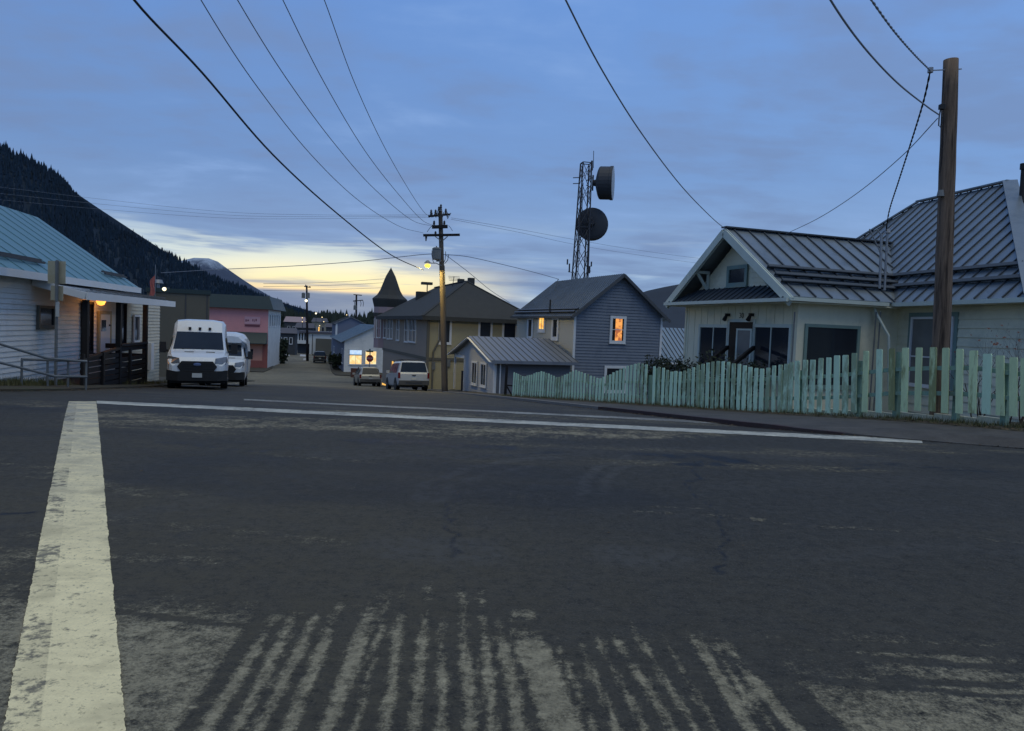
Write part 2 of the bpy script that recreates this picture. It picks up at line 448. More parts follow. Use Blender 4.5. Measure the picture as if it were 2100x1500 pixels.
sun = bpy.data.objects.new('sun', bpy.data.lights.new('sun', 'SUN')); COL.objects.link(sun)  # added fill in place of the unseen lamp behind the camera
sun.data.energy = 1.05; sun.data.angle = math.radians(60); sun.data.color = (1.0, .88, .46)  # strength and warm colour of the added fill, not sunlight
sun.rotation_euler = Vector((-.14, .30, -1.0)).to_track_quat('-Z', 'Y').to_euler()

# ------------------------------------------------------------------ terrain
def base(y):
    if y <= 9: return 0.0
    if y <= 15: return -.077*(y-9)**2/12
    if y <= 68: return -.231-.077*(y-15)
    if y <= 80: t = y-68; return -4.312-.077*t+.065*t*t/24
    if y <= 160: return -4.846-.012*(y-80)
    if y <= 230: return -5.806-(y-160)*.035
    return -8.256
def Gt(px, py, lift=0.0):
    z = 0.0
    for _ in range(40):
        p = G(px, py, z+lift); z2 = base(p.y)
        if abs(z2-z) < 1e-4: break
        z = .5*z+.5*z2
    return G(px, py, z+lift)
def lerp_tab(tab, y):
    if y <= tab[0][0]: return tab[0][1]
    for (a, va), (b, vb) in zip(tab, tab[1:]):
        if y <= b: return va+(vb-va)*(y-a)/(b-a)
    return tab[-1][1]
KR = [(7.0, 20), (8.5, 14.0), (10.6, 9.4), (11.7, 7.1), (12.6, 5.2), (13.5, 4.3), (15, 3.75), (18, 3.0), (28.7, .1), (38, -2.2), (45, -4.2), (56, -8.2), (63, -10.95), (67, -12.6)]
def fence_x(y): return .428*(33-y) if y < 33 else -.30*(y-33)*.6
def lift_r(y): return lerp_tab([(12, .22), (17.8, .15), (33, .08), (60, .06)], y)
def zr(y): return base(y)+lift_r(y)

# cheap value noise for the dirt masks
_rng = np.random.RandomState(3); _T = _rng.rand(256, 256)
def vnoise(x, y):
    xi = np.floor(x).astype(int); yi = np.floor(y).astype(int); fx = x-xi; fy = y-yi
    fx = fx*fx*(3-2*fx); fy = fy*fy*(3-2*fy)
    a = _T[xi % 256, yi % 256]; b = _T[(xi+1) % 256, yi % 256]; c = _T[xi % 256, (yi+1) % 256]; d = _T[(xi+1) % 256, (yi+1) % 256]
    return (a*(1-fx)+b*fx)*(1-fy)+(c*(1-fx)+d*fx)*fy
def fbm(x, y, o=4):
    s = 0; a = .5; t = 0
    for i in range(o): s = s+a*vnoise(x*2**i+17.3*i, y*2**i+5.1*i); t += a; a *= .55
    return s/t
def sstep(v, a, b):
    t = np.clip((v-a)/(b-a), 0, 1); return t*t*(3-2*t)

def grid_mesh(name, xs, ys, zf, mat, smooth=True):
    X, Y = np.meshgrid(xs, ys); Z = zf(X, Y)
    nx, ny = len(xs), len(ys)
    co = np.stack([X, Y, Z], -1).reshape(-1, 3)
    i = np.arange(nx*ny).reshape(ny, nx)
    q = np.stack([i[:-1, :-1], i[:-1, 1:], i[1:, 1:], i[1:, :-1]], -1).reshape(-1, 4)
    me = bpy.data.meshes.new(name)
    me.vertices.add(len(co)); me.vertices.foreach_set('co', co.ravel())
    me.loops.add(q.size); me.loops.foreach_set('vertex_index', q.ravel().astype(np.int32))
    me.polygons.add(len(q)); me.polygons.foreach_set('loop_start', np.arange(0, q.size, 4, dtype=np.int32))
    me.polygons.foreach_set('loop_total', np.full(len(q), 4, dtype=np.int32))
    me.update(calc_edges=True); me.materials.append(MATS[mat])
    if smooth: me.polygons.foreach_set('use_smooth', [True]*len(q))
    o = bpy.data.objects.new(name, me); COL.objects.link(o)
    return o, X, Y
bvec = np.vectorize(base)

# road material: worn asphalt, tan grit where the 'dirt' mask says, tar / damp where 'damp' says
m, t, b = newmat('road_asphalt')
tc = t.n('ShaderNodeTexCoord').outputs['Object']
at = t.n('ShaderNodeAttribute', attribute_name='dirt').outputs['Fac']; da = t.n('ShaderNodeAttribute', attribute_name='damp').outputs['Fac']
n1 = t.noise(tc, .35, 5, .6); n2 = t.noise(tc, 3.5, 6, .7); n3 = t.noise(tc, 24, 4, .8); n4 = t.noise(tc, 75, 3, .75)
n6 = t.noise(tc, 10, 6, .72)
asp = t.mix(n1, (.026, .0265, .0255), (.043, .0435, .041))
sp = t.math('MAXIMUM', .12, t.math('ADD', -1.6, t.math('MULTIPLY', t.math('ADD', t.math('MULTIPLY', n6, .45), t.math('ADD', t.math('MULTIPLY', n4, .25), t.math('MULTIPLY', n3, .3))), 5.2)))
asp = t.mix(1.0, asp, t.comb(sp, sp, sp), 'MULTIPLY')
asp = t.mix(t.math('MULTIPLY', t.smooth(n4, .58, .68), .85), asp, (.15, .15, .14))
gr = t.math('ADD', t.math('MULTIPLY', n2, .15), t.math('ADD', t.math('MULTIPLY', n6, .25), t.math('ADD', t.math('MULTIPLY', n3, .35), t.math('MULTIPLY', n4, .25))))
gk = t.math('MAXIMUM', .15, t.math('ADD', -1.35, t.math('MULTIPLY', t.math('ADD', t.math('MULTIPLY', n6, .4), t.math('ADD', t.math('MULTIPLY', n3, .35), t.math('MULTIPLY', n4, .25))), 4.7)))
grit = t.mix(1.0, (.24, .215, .145), t.comb(gk, gk, gk), 'MULTIPLY')
grit = t.mix(t.smooth(n4, .62, .74), grit, (.34, .31, .23))
mask = t.smooth(t.math('ADD', at, t.math('MULTIPLY', t.math('SUBTRACT', gr, .5), 3.4)), .22, .88)
mask = t.math('MULTIPLY', mask, t.smooth(at, .02, .25))
du = t.n('ShaderNodeAttribute', attribute_name='dust_warmth').outputs['Fac']
asp = t.mix(t.math('MULTIPLY', du, t.smooth(gr, .32, .62)), asp, (.082, .073, .050))
sc = t.n('ShaderNodeAttribute', attribute_name='scuff').outputs['Fac']
asp = t.mix(t.math('MULTIPLY', sc, t.smooth(n6, .3, .6)), asp, (.080, .080, .076))
col = t.mix(mask, asp, grit)
col = t.mix(t.math('MULTIPLY', da, .92, clamp=True), col, (.006, .006, .007))
t.put(b.inputs['Base Color'], col)
t.put(b.inputs['Roughness'], t.math('SUBTRACT', t.math('ADD', .66, t.math('MULTIPLY', n2, .3)), t.math('MULTIPLY', da, .25)))
b.inputs['Specular IOR Level'].default_value = .22
bn = t.n('ShaderNodeBump'); bn.inputs['Strength'].default_value = .6; bn.inputs['Distance'].default_value = .012
t.put(bn.inputs['Height'], t.math('ADD', t.math('ADD', n4, t.math('MULTIPLY', n3, 1.2)), t.math('MULTIPLY', mask, .8))); t.put(b.inputs['Normal'], bn.outputs[0])

ys = np.concatenate([np.arange(-8, 2.2, .6), np.arange(2.2, 5.4, .028), np.arange(5.4, 9, .07), np.arange(9, 16, .16), np.arange(16, 40, .5), np.arange(40, 165, 2.0)])
xs = np.concatenate([np.arange(-90, -12, 3.0), np.arange(-12, -4.2, .3), np.arange(-4.2, 4.2, .028), np.arange(4.2, 12, .2), np.arange(12, 90, 3.0)])
road, RX, RY = grid_mesh('road', xs, ys, lambda X, Y: bvec(Y), 'road_asphalt')
tag(road, kind='structure')

def seg_dist(X, Y, pts):
    d = np.full(X.shape, 1e9)
    for a, b2 in zip(pts, pts[1:]):
        vx, vy = b2[0]-a[0], b2[1]-a[1]; L = vx*vx+vy*vy
        tt = np.clip(((X-a[0])*vx+(Y-a[1])*vy)/L, 0, 1)
        d = np.minimum(d, np.hypot(X-a[0]-tt*vx, Y-a[1]-tt*vy))
    return d
def gpts(pp): return [tuple(Gt(*p))[:2] for p in pp]
N1 = fbm(RX*1.3, RY*1.3); N2 = fbm(RX*6+3, RY*6); N3 = fbm(RX*.5+9, RY*2.2)
edge = gpts([(-300, 1120), (0, 1135), (250, 1160), (600, 1235), (900, 1190), (1300, 1245), (1530, 1288), (1800, 1305), (2100, 1330), (2400, 1340)])
EY = np.interp(RX, [p[0] for p in edge], [p[1] for p in edge])
fore = sstep(EY+(N1-.5)*1.1+(N3-.5)*.6-RY, -.35, .75)
stripes = [(432, 1476, 542, 1298, 28), (494, 1476, 588, 1290, 24), (540, 1476, 628, 1300, 22), (598, 1476, 670, 1300, 26), (676, 1476, 741, 1303, 32), (791, 1476, 820, 1279, 24),
           (849, 1476, 872, 1279, 22), (905, 1476, 908, 1320, 20), (963, 1476, 952, 1285, 26), (1007, 1476, 994, 1285, 22), (1060, 1476, 1030, 1303, 27), (1147, 1476, 1087, 1312, 66),
           (1256, 1476, 1200, 1340, 20), (1367, 1476, 1286, 1345, 22), (1458, 1476, 1385, 1345, 16), (1530, 1476, 1440, 1330, 30), (1616, 1476, 1490, 1325, 30), (1310, 1476, 1243, 1340, 20), (1415, 1476, 1335, 1345, 18), (1572, 1476, 1465, 1330, 16), (1208, 1476, 1150, 1325, 14), (730, 1476, 778, 1300, 16)]
inside = np.zeros(RX.shape)
wob = (fbm(RX*.8+40, RY*1.4, 3)-.5)*.022
for xb, yb, xt, yt, wd in stripes:
    A = Gt(xb, yb); B = Gt(xt, yt); k = (B.x-A.x)/(B.y-A.y)
    xc = A.x+k*(RY-A.y); hw = wd/1516*2.8/2*1.22
    inside = np.maximum(inside, sstep(hw*1.2-np.abs(RX-xc+wob), -.014, .03)*sstep(B.y+.75+(N2-.5)*1.5-RY, -.1, 1.1))
def lineX(a, b2):
    A = Gt(*a); B = Gt(*b2); return A.x+(B.x-A.x)/(B.y-A.y)*(RY-A.y)
Lx = lineX((384, 1476), (515, 1280)); Rx = lineX((1707, 1476), (1540, 1300))
side = np.maximum(sstep(Lx-RX, -.01, .03), sstep(RX-Rx, -.01, .03))
dirt = fore*np.maximum(side*.66, inside*.86)
dirt += fore*.16*sstep(N2, .4, .65)
def stroke(pp, w, s, soft=1.6, nz=.6):
    d = seg_dist(RX+(N1-.5)*.25, RY+(N3-.5)*.25, gpts(pp)); return s*sstep(w*soft-d, 0, w)*(1-nz+nz*sstep(N2, .3, .6))
# cross tracks scraped through the grit
for pp, w in [([(1600, 1392), (2058, 1433), (2300, 1455)], .022), ([(1540, 1335), (1800, 1352), (2096, 1372)], .04), ([(1540, 1312), (2096, 1336)], .05), ([(180, 1248), (504, 1279)], .022), ([(150, 1196), (528, 1222)], .035),
              ([(0, 1224), (58, 1231)], .02), ([(-60, 1178), (90, 1186), (300, 1196)], .03), ([(1800, 1398), (2100, 1412)], .03)]:
    dirt -= stroke(pp, w, .9, 1.5, .4)
for pp, w, s in [([(-40, 940), (60, 958), (200, 990), (380, 1012)], .07, .42), ([(-40, 965), (120, 985), (330, 1020)], .05, .36), ([(1320, 1052), (1560, 1066)], .06, .50), ([(1340, 1040), (1450, 1046)], .04, .4), ([(1600, 1075), (1850, 1088), (2100, 1112)], .05, .33),
                 ([(1050, 1020), (1110, 1022)], .12, .30), ([(250, 858), (700, 870), (1000, 886), (1400, 886)], .75, .50), ([(450, 838), (900, 850), (1350, 862)], .35, .38), ([(560, 935), (760, 950)], .10, .33), ([(590, 992), (720, 1000)], .08, .30),
                 ([(1800, 950), (2050, 970)], .08, .25), ([(0, 838), (130, 832)], .1, .35), ([(200, 1060), (700, 1110)], .08, .27), ([(0, 1130), (450, 1150)], .08, .34), ([(60, 1090), (520, 1125)], .06, .3)]:
    dirt += stroke(pp, w, s, 1.7)
dirt += .36*sstep(RY, 7.0, 9)*sstep(N3, .5, .75)*(RY < 30)
far = sstep(RY, 26, 52); dirt = np.maximum(dirt, far*(.30+.55*fbm(RX*.25, RY*.25)))
damp = np.zeros(RX.shape)
for pp, w, s in [([(750, 905), (860, 908), (1040, 918)], .16, 1.5), ([(690, 902), (760, 906)], .07, .8), ([(1380, 938), (1440, 936), (1510, 946)], .12, 1.6), ([(1400, 950), (1480, 952)], .09, 1.3), ([(-20, 1054), (55, 1052)], .02, 1.0), ([(340, 800), (520, 806)], .6, .5), ([(580, 790), (700, 800)], .8, .45)]:
    damp += stroke(pp, w, s, 1.6, .75)
damp += .35*sstep(fbm(RX*.35+70, RY*.9+3), .56, .72)
dust_warmth = .22+.85*sstep(EY+2.6-RY+(N3-.5)*1.5, -.5, 2.4)*(.45+.55*sstep(-RX, -1.2, 1.5))+.35*sstep(-RX+(N1-.5)*2, -.5, 2.5)*sstep(12-RY, 0, 3)+.5*sstep(N3, .52, .7)*sstep(RY, 5, 8)  # road dust, plus near-field lamp warmth put into its brown
scuff = np.zeros(RX.shape)
for pp, w, s in [([(860, 1025), (890, 990), (950, 962), (1040, 945), (1150, 938)], .06, .7), ([(890, 1030), (925, 998), (990, 972), (1080, 956)], .05, .55), ([(1185, 1015), (1197, 985), (1230, 958), (1300, 938)], .05, .7), ([(1225, 1015), (1243, 985), (1285, 957), (1360, 942)], .05, .6),
                 ([(820, 1120), (945, 1128)], .22, .5), ([(1275, 1135), (1345, 1142)], .2, .5), ([(1500, 1000), (1900, 985), (2100, 1000)], .2, .25), ([(700, 930), (1300, 925), (1800, 940)], .35, .3), ([(1660, 1150), (1900, 1120), (2100, 1135)], .1, .3), ([(500, 1010), (300, 1050), (0, 1075)], .12, .25)]:
    scuff += stroke(pp, w, s, 1.7, .6)
scuff += .3*sstep(RY, 8.5, 12)*sstep(N3, .35, .65)
# sealed cracks wandering across the crossing
for pp, w in [([(330, 905), (520, 925), (700, 918), (905, 942), (1130, 930), (1375, 938)], .018), ([(1510, 946), (1640, 962), (1850, 955), (2100, 975)], .016), ([(905, 942), (930, 990), (900, 1060), (925, 1130)], .010), ([(1440, 946), (1420, 1010), (1460, 1090), (1435, 1180)], .009)]:
    d = seg_dist(RX+(N1-.5)*.5+(N2-.5)*.12, RY+(N3-.5)*.5+(N2-.5)*.1, gpts(pp)); damp += .9*sstep(w*1.6-d, 0, w)
for nm, arr in (('dirt', dirt), ('damp', damp), ('dust_warmth', dust_warmth), ('scuff', scuff)):
    a = road.data.attributes.new(nm, 'FLOAT', 'POINT'); a.data.foreach_set('value', np.clip(arr, 0, 1).astype(np.float32).ravel())

# ground: one sheet to the horizon, under everything
pmat('bare_ground', (.085, .075, .055), .95, .3, .3, bump=.6, bscale=8, stain=(.045, .055, .028), stain_amt=.8, stain_scale=.25)
pmat('verge_soil', (.055, .047, .032), .95, .3, 1.0, bump=.8, bscale=14, stain=(.05, .055, .03), stain_amt=.8, stain_scale=1.1)
pmat('sidewalk_concrete', (.07, .067, .062), .85, .42, 1.6, bump=.4, bscale=40, stain=(.04, .038, .034), stain_amt=.7, stain_scale=.7)
gy = np.concatenate([np.arange(-300, -8, 40.0), np.arange(-8, 16, 1.0), np.arange(16, 165, 4.0), np.arange(165, 260, 8.0), np.array([300, 400, 600, 900, 1500, 2500, 4000, 7000.0])])
gx = np.array([-6000, -2500, -1000, -400, -150, -60, -20, 0, 20, 60, 150, 400, 1000, 2500, 6000.0])
gnd, _, _ = grid_mesh('ground', gx, gy, lambda X, Y: bvec(Y)-.06, 'bare_ground'); tag(gnd, kind='structure')

def ribbon(name, rows, mat, kind='structure'):
    mb = MB(); n = len(rows[0])
    for r in rows: mb.v += [tuple(p) for p in r]
    for i in range(len(rows)-1):
        for j in range(n-1): mb.f.append((i*n+j, i*n+j+1, (i+1)*n+j+1, (i+1)*n+j)); mb.mi.append(0)
    o = mb.build(name, mat, smooth=False); tag(o, kind=kind); return o
yr = [7.2+.4*i for i in range(20)]+[15.2+1.0*i for i in range(52)]
def hk(y): return lerp_tab([(11.8, .012), (13.2, .085), (30, .10), (45, .05), (60, .03)], y)
kr = lambda y: lerp_tab(KR, y)
for nm, mt, (ya, yb) in (('kerb', 'kerb_red', (12.4, 20.2)), ('kerb', 'concrete', (20.2, 67)), ('kerb', 'sidewalk_concrete', (7.2, 12.4))):
    yy = sorted([ya, yb]+[y for y in yr if ya < y < yb])
    ribbon(nm, [[(kr(y), y, base(y)-.05), (kr(y), y, base(y)+hk(y)), (kr(y)+.16, y, base(y)+hk(y)+.004), (kr(y)+.16, y, base(y)-.05)] for y in yy], mt)
def inner(y): return max(kr(y)+.6, fence_x(y)-.55 if y > 11.5 else kr(y)+2.2)
ribbon('sidewalk', [[(kr(y)+.163, y, base(y)+hk(y)), (.5*(kr(y)+inner(y)), y, base(y)+max(hk(y), .6*lift_r(y))), (inner(y), y, zr(y)-.015)] for y in yr], 'sidewalk_concrete')
ribbon('verge', [[(inner(y)-.03, y, zr(y)-.02)]+[(inner(y)+dx, y, zr(y)+dz) for dx, dz in ((.25, .03), (.8, .02), (1.5, .0), (4, 0), (12, .0), (60, 0))]+[(60, y, base(y)-.2)] for y in yr], 'verge_soil')
KL = [(12.6, -60), (13.2, -22), (14.0, -14.5), (15, -11.6), (16.2, -10.9), (18, -10.95), (26, -12.6), (33, -14.5), (60, -21.5), (67, -23.3)]
kl = lambda y: lerp_tab(KL, y)
yl = [12.6+.3*i for i in range(16)]+[17.4+.8*i for i in range(63)]
ribbon('verge', [[(kl(y), y, base(y)-.05), (kl(y), y, base(y)+.05), (kl(y)-.5, y, base(y)+.09), (kl(y)-1.6, y, base(y)+.12), (kl(y)-4, y, base(y)+.14), (-95, y, base(y)+.14)] for y in yl], 'verge_soil')
# blocks beyond the cross street
K2L = [(88, -29.6), (97, -31.5), (125, -40), (165, -53)]; K2R = [(88, -21.0), (95, -23.2), (125, -31.0), (165, -42)]
y2 = list(range(88, 166, 3))
ribbon('verge', [[(lerp_tab(K2L, y), y, base(y)-.05), (lerp_tab(K2L, y), y, base(y)+.08), (-130, y, base(y)+.1)] for y in y2], 'verge_soil')
ribbon('verge', [[(lerp_tab(K2R, y), y, base(y)-.05), (lerp_tab(K2R, y), y, base(y)+.08), (60, y, base(y)+.1)] for y in y2], 'verge_soil')

# painted crossing lines, ragged and worn, 4 mm above the asphalt
def paintmat(name, wear, colr=(.62, .58, .47)):
    m, t, b = newmat(name)
    tc = t.n('ShaderNodeTexCoord').outputs['Object']
    n1 = t.noise(tc, 1.3, 5, .65); n2 = t.noise(tc, 14, 6, .75); n3 = t.noise(t.vmul(tc, (1, 3, 1)), 3.2, 4, .6); n4 = t.noise(tc, 120, 2, .6)
    k = t.math('ADD', .72, t.math('MULTIPLY', n3, .5)); k = t.math('ADD', k, t.math('MULTIPLY', t.math('SUBTRACT', n4, .5), .35))
    c = t.mix(1.0, colr, t.comb(k, k, k), 'MULTIPLY')
    c = t.mix(t.smooth(n1, .5, .68), c, tuple(.62*q for q in colr))
    old = t.n('ShaderNodeAttribute', attribute_name='old').outputs['Fac']
    c = t.mix(t.math('MULTIPLY', old, t.smooth(t.noise(tc, .8, 3, .6), .46, .56, .0, .45)), c, tuple(.6*q for q in colr))
    n5 = t.noise(tc, 34, 3, .7); c = t.mix(t.math('MULTIPLY', t.smooth(n5, .58, .67), .75), c, tuple(.4*q for q in colr))
    w = t.smooth(t.math('SUBTRACT', t.math('ADD', t.math('MULTIPLY', n1, .45), t.math('MULTIPLY', n2, .55)), t.math('MULTIPLY', old, .045)), wear, wear-.09)
    wo = t.n('ShaderNodeAttribute', attribute_name='worn').outputs['Fac']
    c = t.mix(t.math('MULTIPLY', wo, t.smooth(t.math('ADD', t.math('MULTIPLY', t.noise(t.vmul(tc, (1, 2.2, 1)), 2.0, 5, .7), .7), t.math('MULTIPLY', n2, .3)), .36, .62, .25, .85)), c, tuple(.36*q for q in (.62, .64, .60)))
    c = t.mix(t.math('MULTIPLY', w, .85), c, (.09, .083, .065))
    t.put(b.inputs['Base Color'], c); b.inputs['Roughness'].default_value = .7
    bn = t.n('ShaderNodeBump'); bn.inputs['Strength'].default_value = .4; bn.inputs['Distance'].default_value = .01
    t.put(bn.inputs['Height'], t.math('ADD', n2, t.math('MULTIPLY', n4, .6))); t.put(b.inputs['Normal'], bn.outputs[0])
paintmat('line_paint', .46, (.90, .77, .43)); paintmat('line_paint_worn', .47, (.74, .72, .58)); paintmat('line_paint_faint', .555, (.55, .54, .46))  # yellow of line_paint holds the warm lamp light on the near line
def painted_line(name, la, lb, ra, rb, mat, n=90, jit=.02, flip=True):
    """quad strip between the two painted edges given as ground points seen in the photo"""
    LA, LB, RA, RB = [Gt(*p) for p in (la, lb, ra, rb)]
    mb = MB(); ru = random.Random(5)
    for i in range(n+1):
        tt = i/n; a = LA.lerp(LB, tt); c = RA.lerp(RB, tt); w = (c-a)
        q_ = np.array(a.y*9.0); j1 = ru.uniform(-jit, jit)+2.6*jit*(float(fbm(q_, np.array(a.x+3.0), 5))-.5)*2; j2 = ru.uniform(-jit, jit)+2.6*jit*(float(fbm(q_+50, np.array(a.x), 5))-.5)*2
        row = []
        for s in (j1, .30, .31, 1+j2):
            p = a+w*s; row.append((p.x, p.y, base(p.y)+.0045))
        mb.v += row
        if i:
            for q in range(3): mb.f.append(((i-1)*4+q, (i-1)*4+q+1, i*4+q+1, i*4+q)); mb.mi.append(0)
    o = mb.build(name, mat); tag(o, kind='structure')
    at_ = o.data.attributes.new('old', 'FLOAT', 'POINT'); at_.data.foreach_set('value', [1.0 if (k % 4 < 2) == flip else 0.0 for k in range(len(o.data.vertices))])
    aw_ = o.data.attributes.new('worn', 'FLOAT', 'POINT'); aw_.data.foreach_set('value', [max(0.0, min(1.0, (v_.co.y-4.2)/6.0)) for v_ in o.data.vertices]); return o
painted_line('road_marking', (-15, 1600), (141, 824), (266, 1600), (197, 824), 'line_paint', 900, .007)
painted_line('road_marking', (198, 822.5), (1890, 902), (198, 828.5), (1892, 910), 'line_paint_worn', 300, .03)
painted_line('road_marking', (500, 818.5), (1550, 868.5), (500, 821.5), (1552, 873.5), 'line_paint_faint', 300, .06)

# ------------------------------------------------------------------ hills, forest, far trees
def cone_tree(mb, p, h, ru, n=5, tiers=2, w=.17):
    x, y, z = p
    for k in range(tiers):
        z0 = z+h*(.08+.8*k/tiers); z1 = z+h*(min(1.0, .08+.8*(k+1)/tiers+.28)); r = h*w*(1-.75*k/tiers)*ru.uniform(.75, 1.2)
        a0 = ru.uniform(0, 6.28); o = len(mb.v)
        for q in range(n):
            aa = a0+6.283*q/n; rr = r*ru.uniform(.65, 1.2)
            mb.v.append((x+rr*math.cos(aa), y+rr*math.sin(aa), z0-h*.04*ru.random()))
        mb.v.append((x, y, z1))
        for q in range(n): mb.f.append((o+q, o+(q+1) % n, o+n)); mb.mi.append(0)
pmat('hazy_needles', (.009, .026, .050), .95, .35, .02)  # distance haze put into the navy of needles and floor
pmat('hazy_forest_floor', (.008, .021, .040), .95, .3, .02)
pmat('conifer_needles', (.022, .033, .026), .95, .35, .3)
def hill(name, prof, mat, foot=(150, -450), back=500, zfoot=-12, seed=1, trees=None, rough=.05, sub=6):
    """a ridge through the given profile (pixel x, pixel y, distance) with a real slope falling towards and away from the viewer"""
    R = []
    for (a, b2) in zip(prof, prof[1:]):
        for i in range(sub):
            tt = i/sub; R.append(P(a[0]+(b2[0]-a[0])*tt, a[1]+(b2[1]-a[1])*tt, a[2]+(b2[2]-a[2])*tt))
    R.append(P(*prof[-1]))
    ru = np.random.RandomState(seed); rows = []
    S = np.concatenate([np.linspace(-1, 0, 4)[:-1], np.linspace(0, 1, 12)])
    pts = []
    for i, r in enumerate(R):
        row = []
        for s in S:
            if s <= 0: q = Vector((r.x+s*foot[0]*-1*.3, r.y-s*back, r.z+(r.z-zfoot)*s*.7))
            else:
                zz = r.z+(zfoot-r.z)*(s**.85)
                q = Vector((r.x+foot[0]*s, r.y+foot[1]*s, zz))
                nz = (float(fbm(np.array(i*.22+seed), np.array(s*4.0)))-.5)
                q.z += nz*(r.z-zfoot)*rough*4*s*(1-s)*2
            row.append(q)
        rows.append(row)
    mb = MB(); n = len(S)
    for row in rows: mb.v += [tuple(p) for p in row]
    for i in range(len(rows)-1):
        for j in range(n-1): mb.f.append((i*n+j, i*n+j+1, (i+1)*n+j+1, (i+1)*n+j)); mb.mi.append(0)
    o = mb.build(name, mat, smooth=True); tag(o, kind='structure')
    if trees:
        num, h0, h1 = trees; tm = MB(); rr = random.Random(seed)
        for _ in range(num):
            fi = rr.random()*(len(rows)-1.001); i = int(fi); f = fi-i
            s = rr.random()**1.4 if rr.random() > .16 else rr.random()*.012
            sj = 3+s*11; j = min(int(sj), n-2); g2 = sj-j
            p = rows[i][j].lerp(rows[i+1][j], f).lerp(rows[i][j+1].lerp(rows[i+1][j+1], f), g2)
            cone_tree(tm, (p.x, p.y, p.z-1), rr.uniform(h0, h1)*(1.35 if rr.random() > .93 else 1), rr)
        fo = tm.build('forest', 'hazy_needles'); tag(fo, 'dark conifer forest covering the steep hill on the left', 'forest', kind='stuff')
    return o
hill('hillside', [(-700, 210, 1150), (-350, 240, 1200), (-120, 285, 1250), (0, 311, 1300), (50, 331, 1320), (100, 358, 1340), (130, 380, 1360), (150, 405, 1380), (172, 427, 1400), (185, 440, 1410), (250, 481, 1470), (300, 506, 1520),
                  (370, 540, 1600), (430, 573, 1680), (500, 598, 1800), (560, 624, 1950), (610, 640, 2150), (660, 655, 2350)], 'hazy_forest_floor', (260, -520), 600, -12, 3, (9000, 9, 19))
m, t, b = newmat('hazy_snow_rock')
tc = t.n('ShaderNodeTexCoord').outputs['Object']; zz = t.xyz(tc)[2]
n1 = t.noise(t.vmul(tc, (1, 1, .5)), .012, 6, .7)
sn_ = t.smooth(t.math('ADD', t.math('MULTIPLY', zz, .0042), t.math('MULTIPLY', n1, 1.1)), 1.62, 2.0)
t.put(b.inputs['Base Color'], t.mix(sn_, (.045, .065, .11), (.33, .40, .50))); b.inputs['Roughness'].default_value = .9  # blue of the far air mixed into the rock and snow colours
hill('mountain', [(250, 580, 4400), (330, 548, 4300), (372, 535, 4200), (398, 529, 4200), (428, 530, 4200), (447, 537, 4250), (480, 562, 4300), (520, 592, 4400), (560, 615, 4600), (620, 640, 4900)], 'hazy_snow_rock', (200, -900), 900, -12, 8, None, .06)
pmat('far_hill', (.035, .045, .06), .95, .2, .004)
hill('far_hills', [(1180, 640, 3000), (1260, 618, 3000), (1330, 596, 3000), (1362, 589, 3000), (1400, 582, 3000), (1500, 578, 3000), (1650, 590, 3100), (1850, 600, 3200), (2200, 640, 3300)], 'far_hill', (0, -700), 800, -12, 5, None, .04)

# low treed point across the harbour: a dense mass, and single trees standing clear of it
tm = MB(); rr = random.Random(11)
top = [(520, 612), (545, 618), (574, 626), (595, 627), (613, 638), (630, 634), (650, 639), (664, 634), (679, 634), (700, 638), (725, 642), (746, 644), (762, 632), (800, 640), (860, 645)]
for k in range(420):
    px = rr.uniform(515, 860); Yd = rr.uniform(400, 470)
    ty = lerp_tab(top, px)+rr.uniform(0, 9); pz = P(px, ty, Yd); z0 = -8.3
    cone_tree(tm, (pz.x, pz.y, z0), max(5, pz.z-z0), rr, 6, 4, .20)
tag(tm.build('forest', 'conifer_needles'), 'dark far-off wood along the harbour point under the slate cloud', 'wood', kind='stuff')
for k, px in enumerate([688, 699, 711, 727, 738, 747, 763, 771]):
    mb = MB(); p = P(px, lerp_tab(top, px)-2-2*(k % 3), 385); h = p.z+8.3
    t_ = thing('conifer_tree', 'small dark conifer on the skyline behind the grey shop roofs', 'tree', (p.x, p.y, -8.3), 0, 'far conifers on the skyline')
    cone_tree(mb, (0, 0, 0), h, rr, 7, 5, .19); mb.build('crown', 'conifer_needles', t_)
    tk = MB(); tk.cyl((0, 0, -.3), (0, 0, h*.4), .25, .12, 6); tk.build('trunk', 'bark', t_)
# ================================================================== buildings
def core(parent, mat, x0, x1, y0, y1, z0, z1, name='wall', m=None):
    mb = MB(); mb.box(x0, x1, y0, y1, z0, z1, m=m); return mb.build(name, mat, parent)
def px_rect(F_, a, b, y=0.0, axis='y'):
    """window rectangle on a wall from its two opposite corners in the photo"""
    f = F_.hit_y if axis == 'y' else F_.hit_x
    u0, z1 = f(a[0], a[1], y); u1, z0 = f(b[0], b[1], y)
    _, z1b = f(b[0], a[1], y); _, z0b = f(a[0], b[1], y)
    return min(u0, u1), max(u0, u1), min(.5*(z0+z0b), .5*(z1+z1b)), max(.5*(z0+z0b), .5*(z1+z1b))
def gable_lim(u0, u1, ze, um, zt):
    def f(z):
        if z <= ze: return (u0, u1)
        k = min(1, (z-ze)/(zt-ze)); return (u0+(um-u0)*k, u1+(um-u1)*k)
    return f

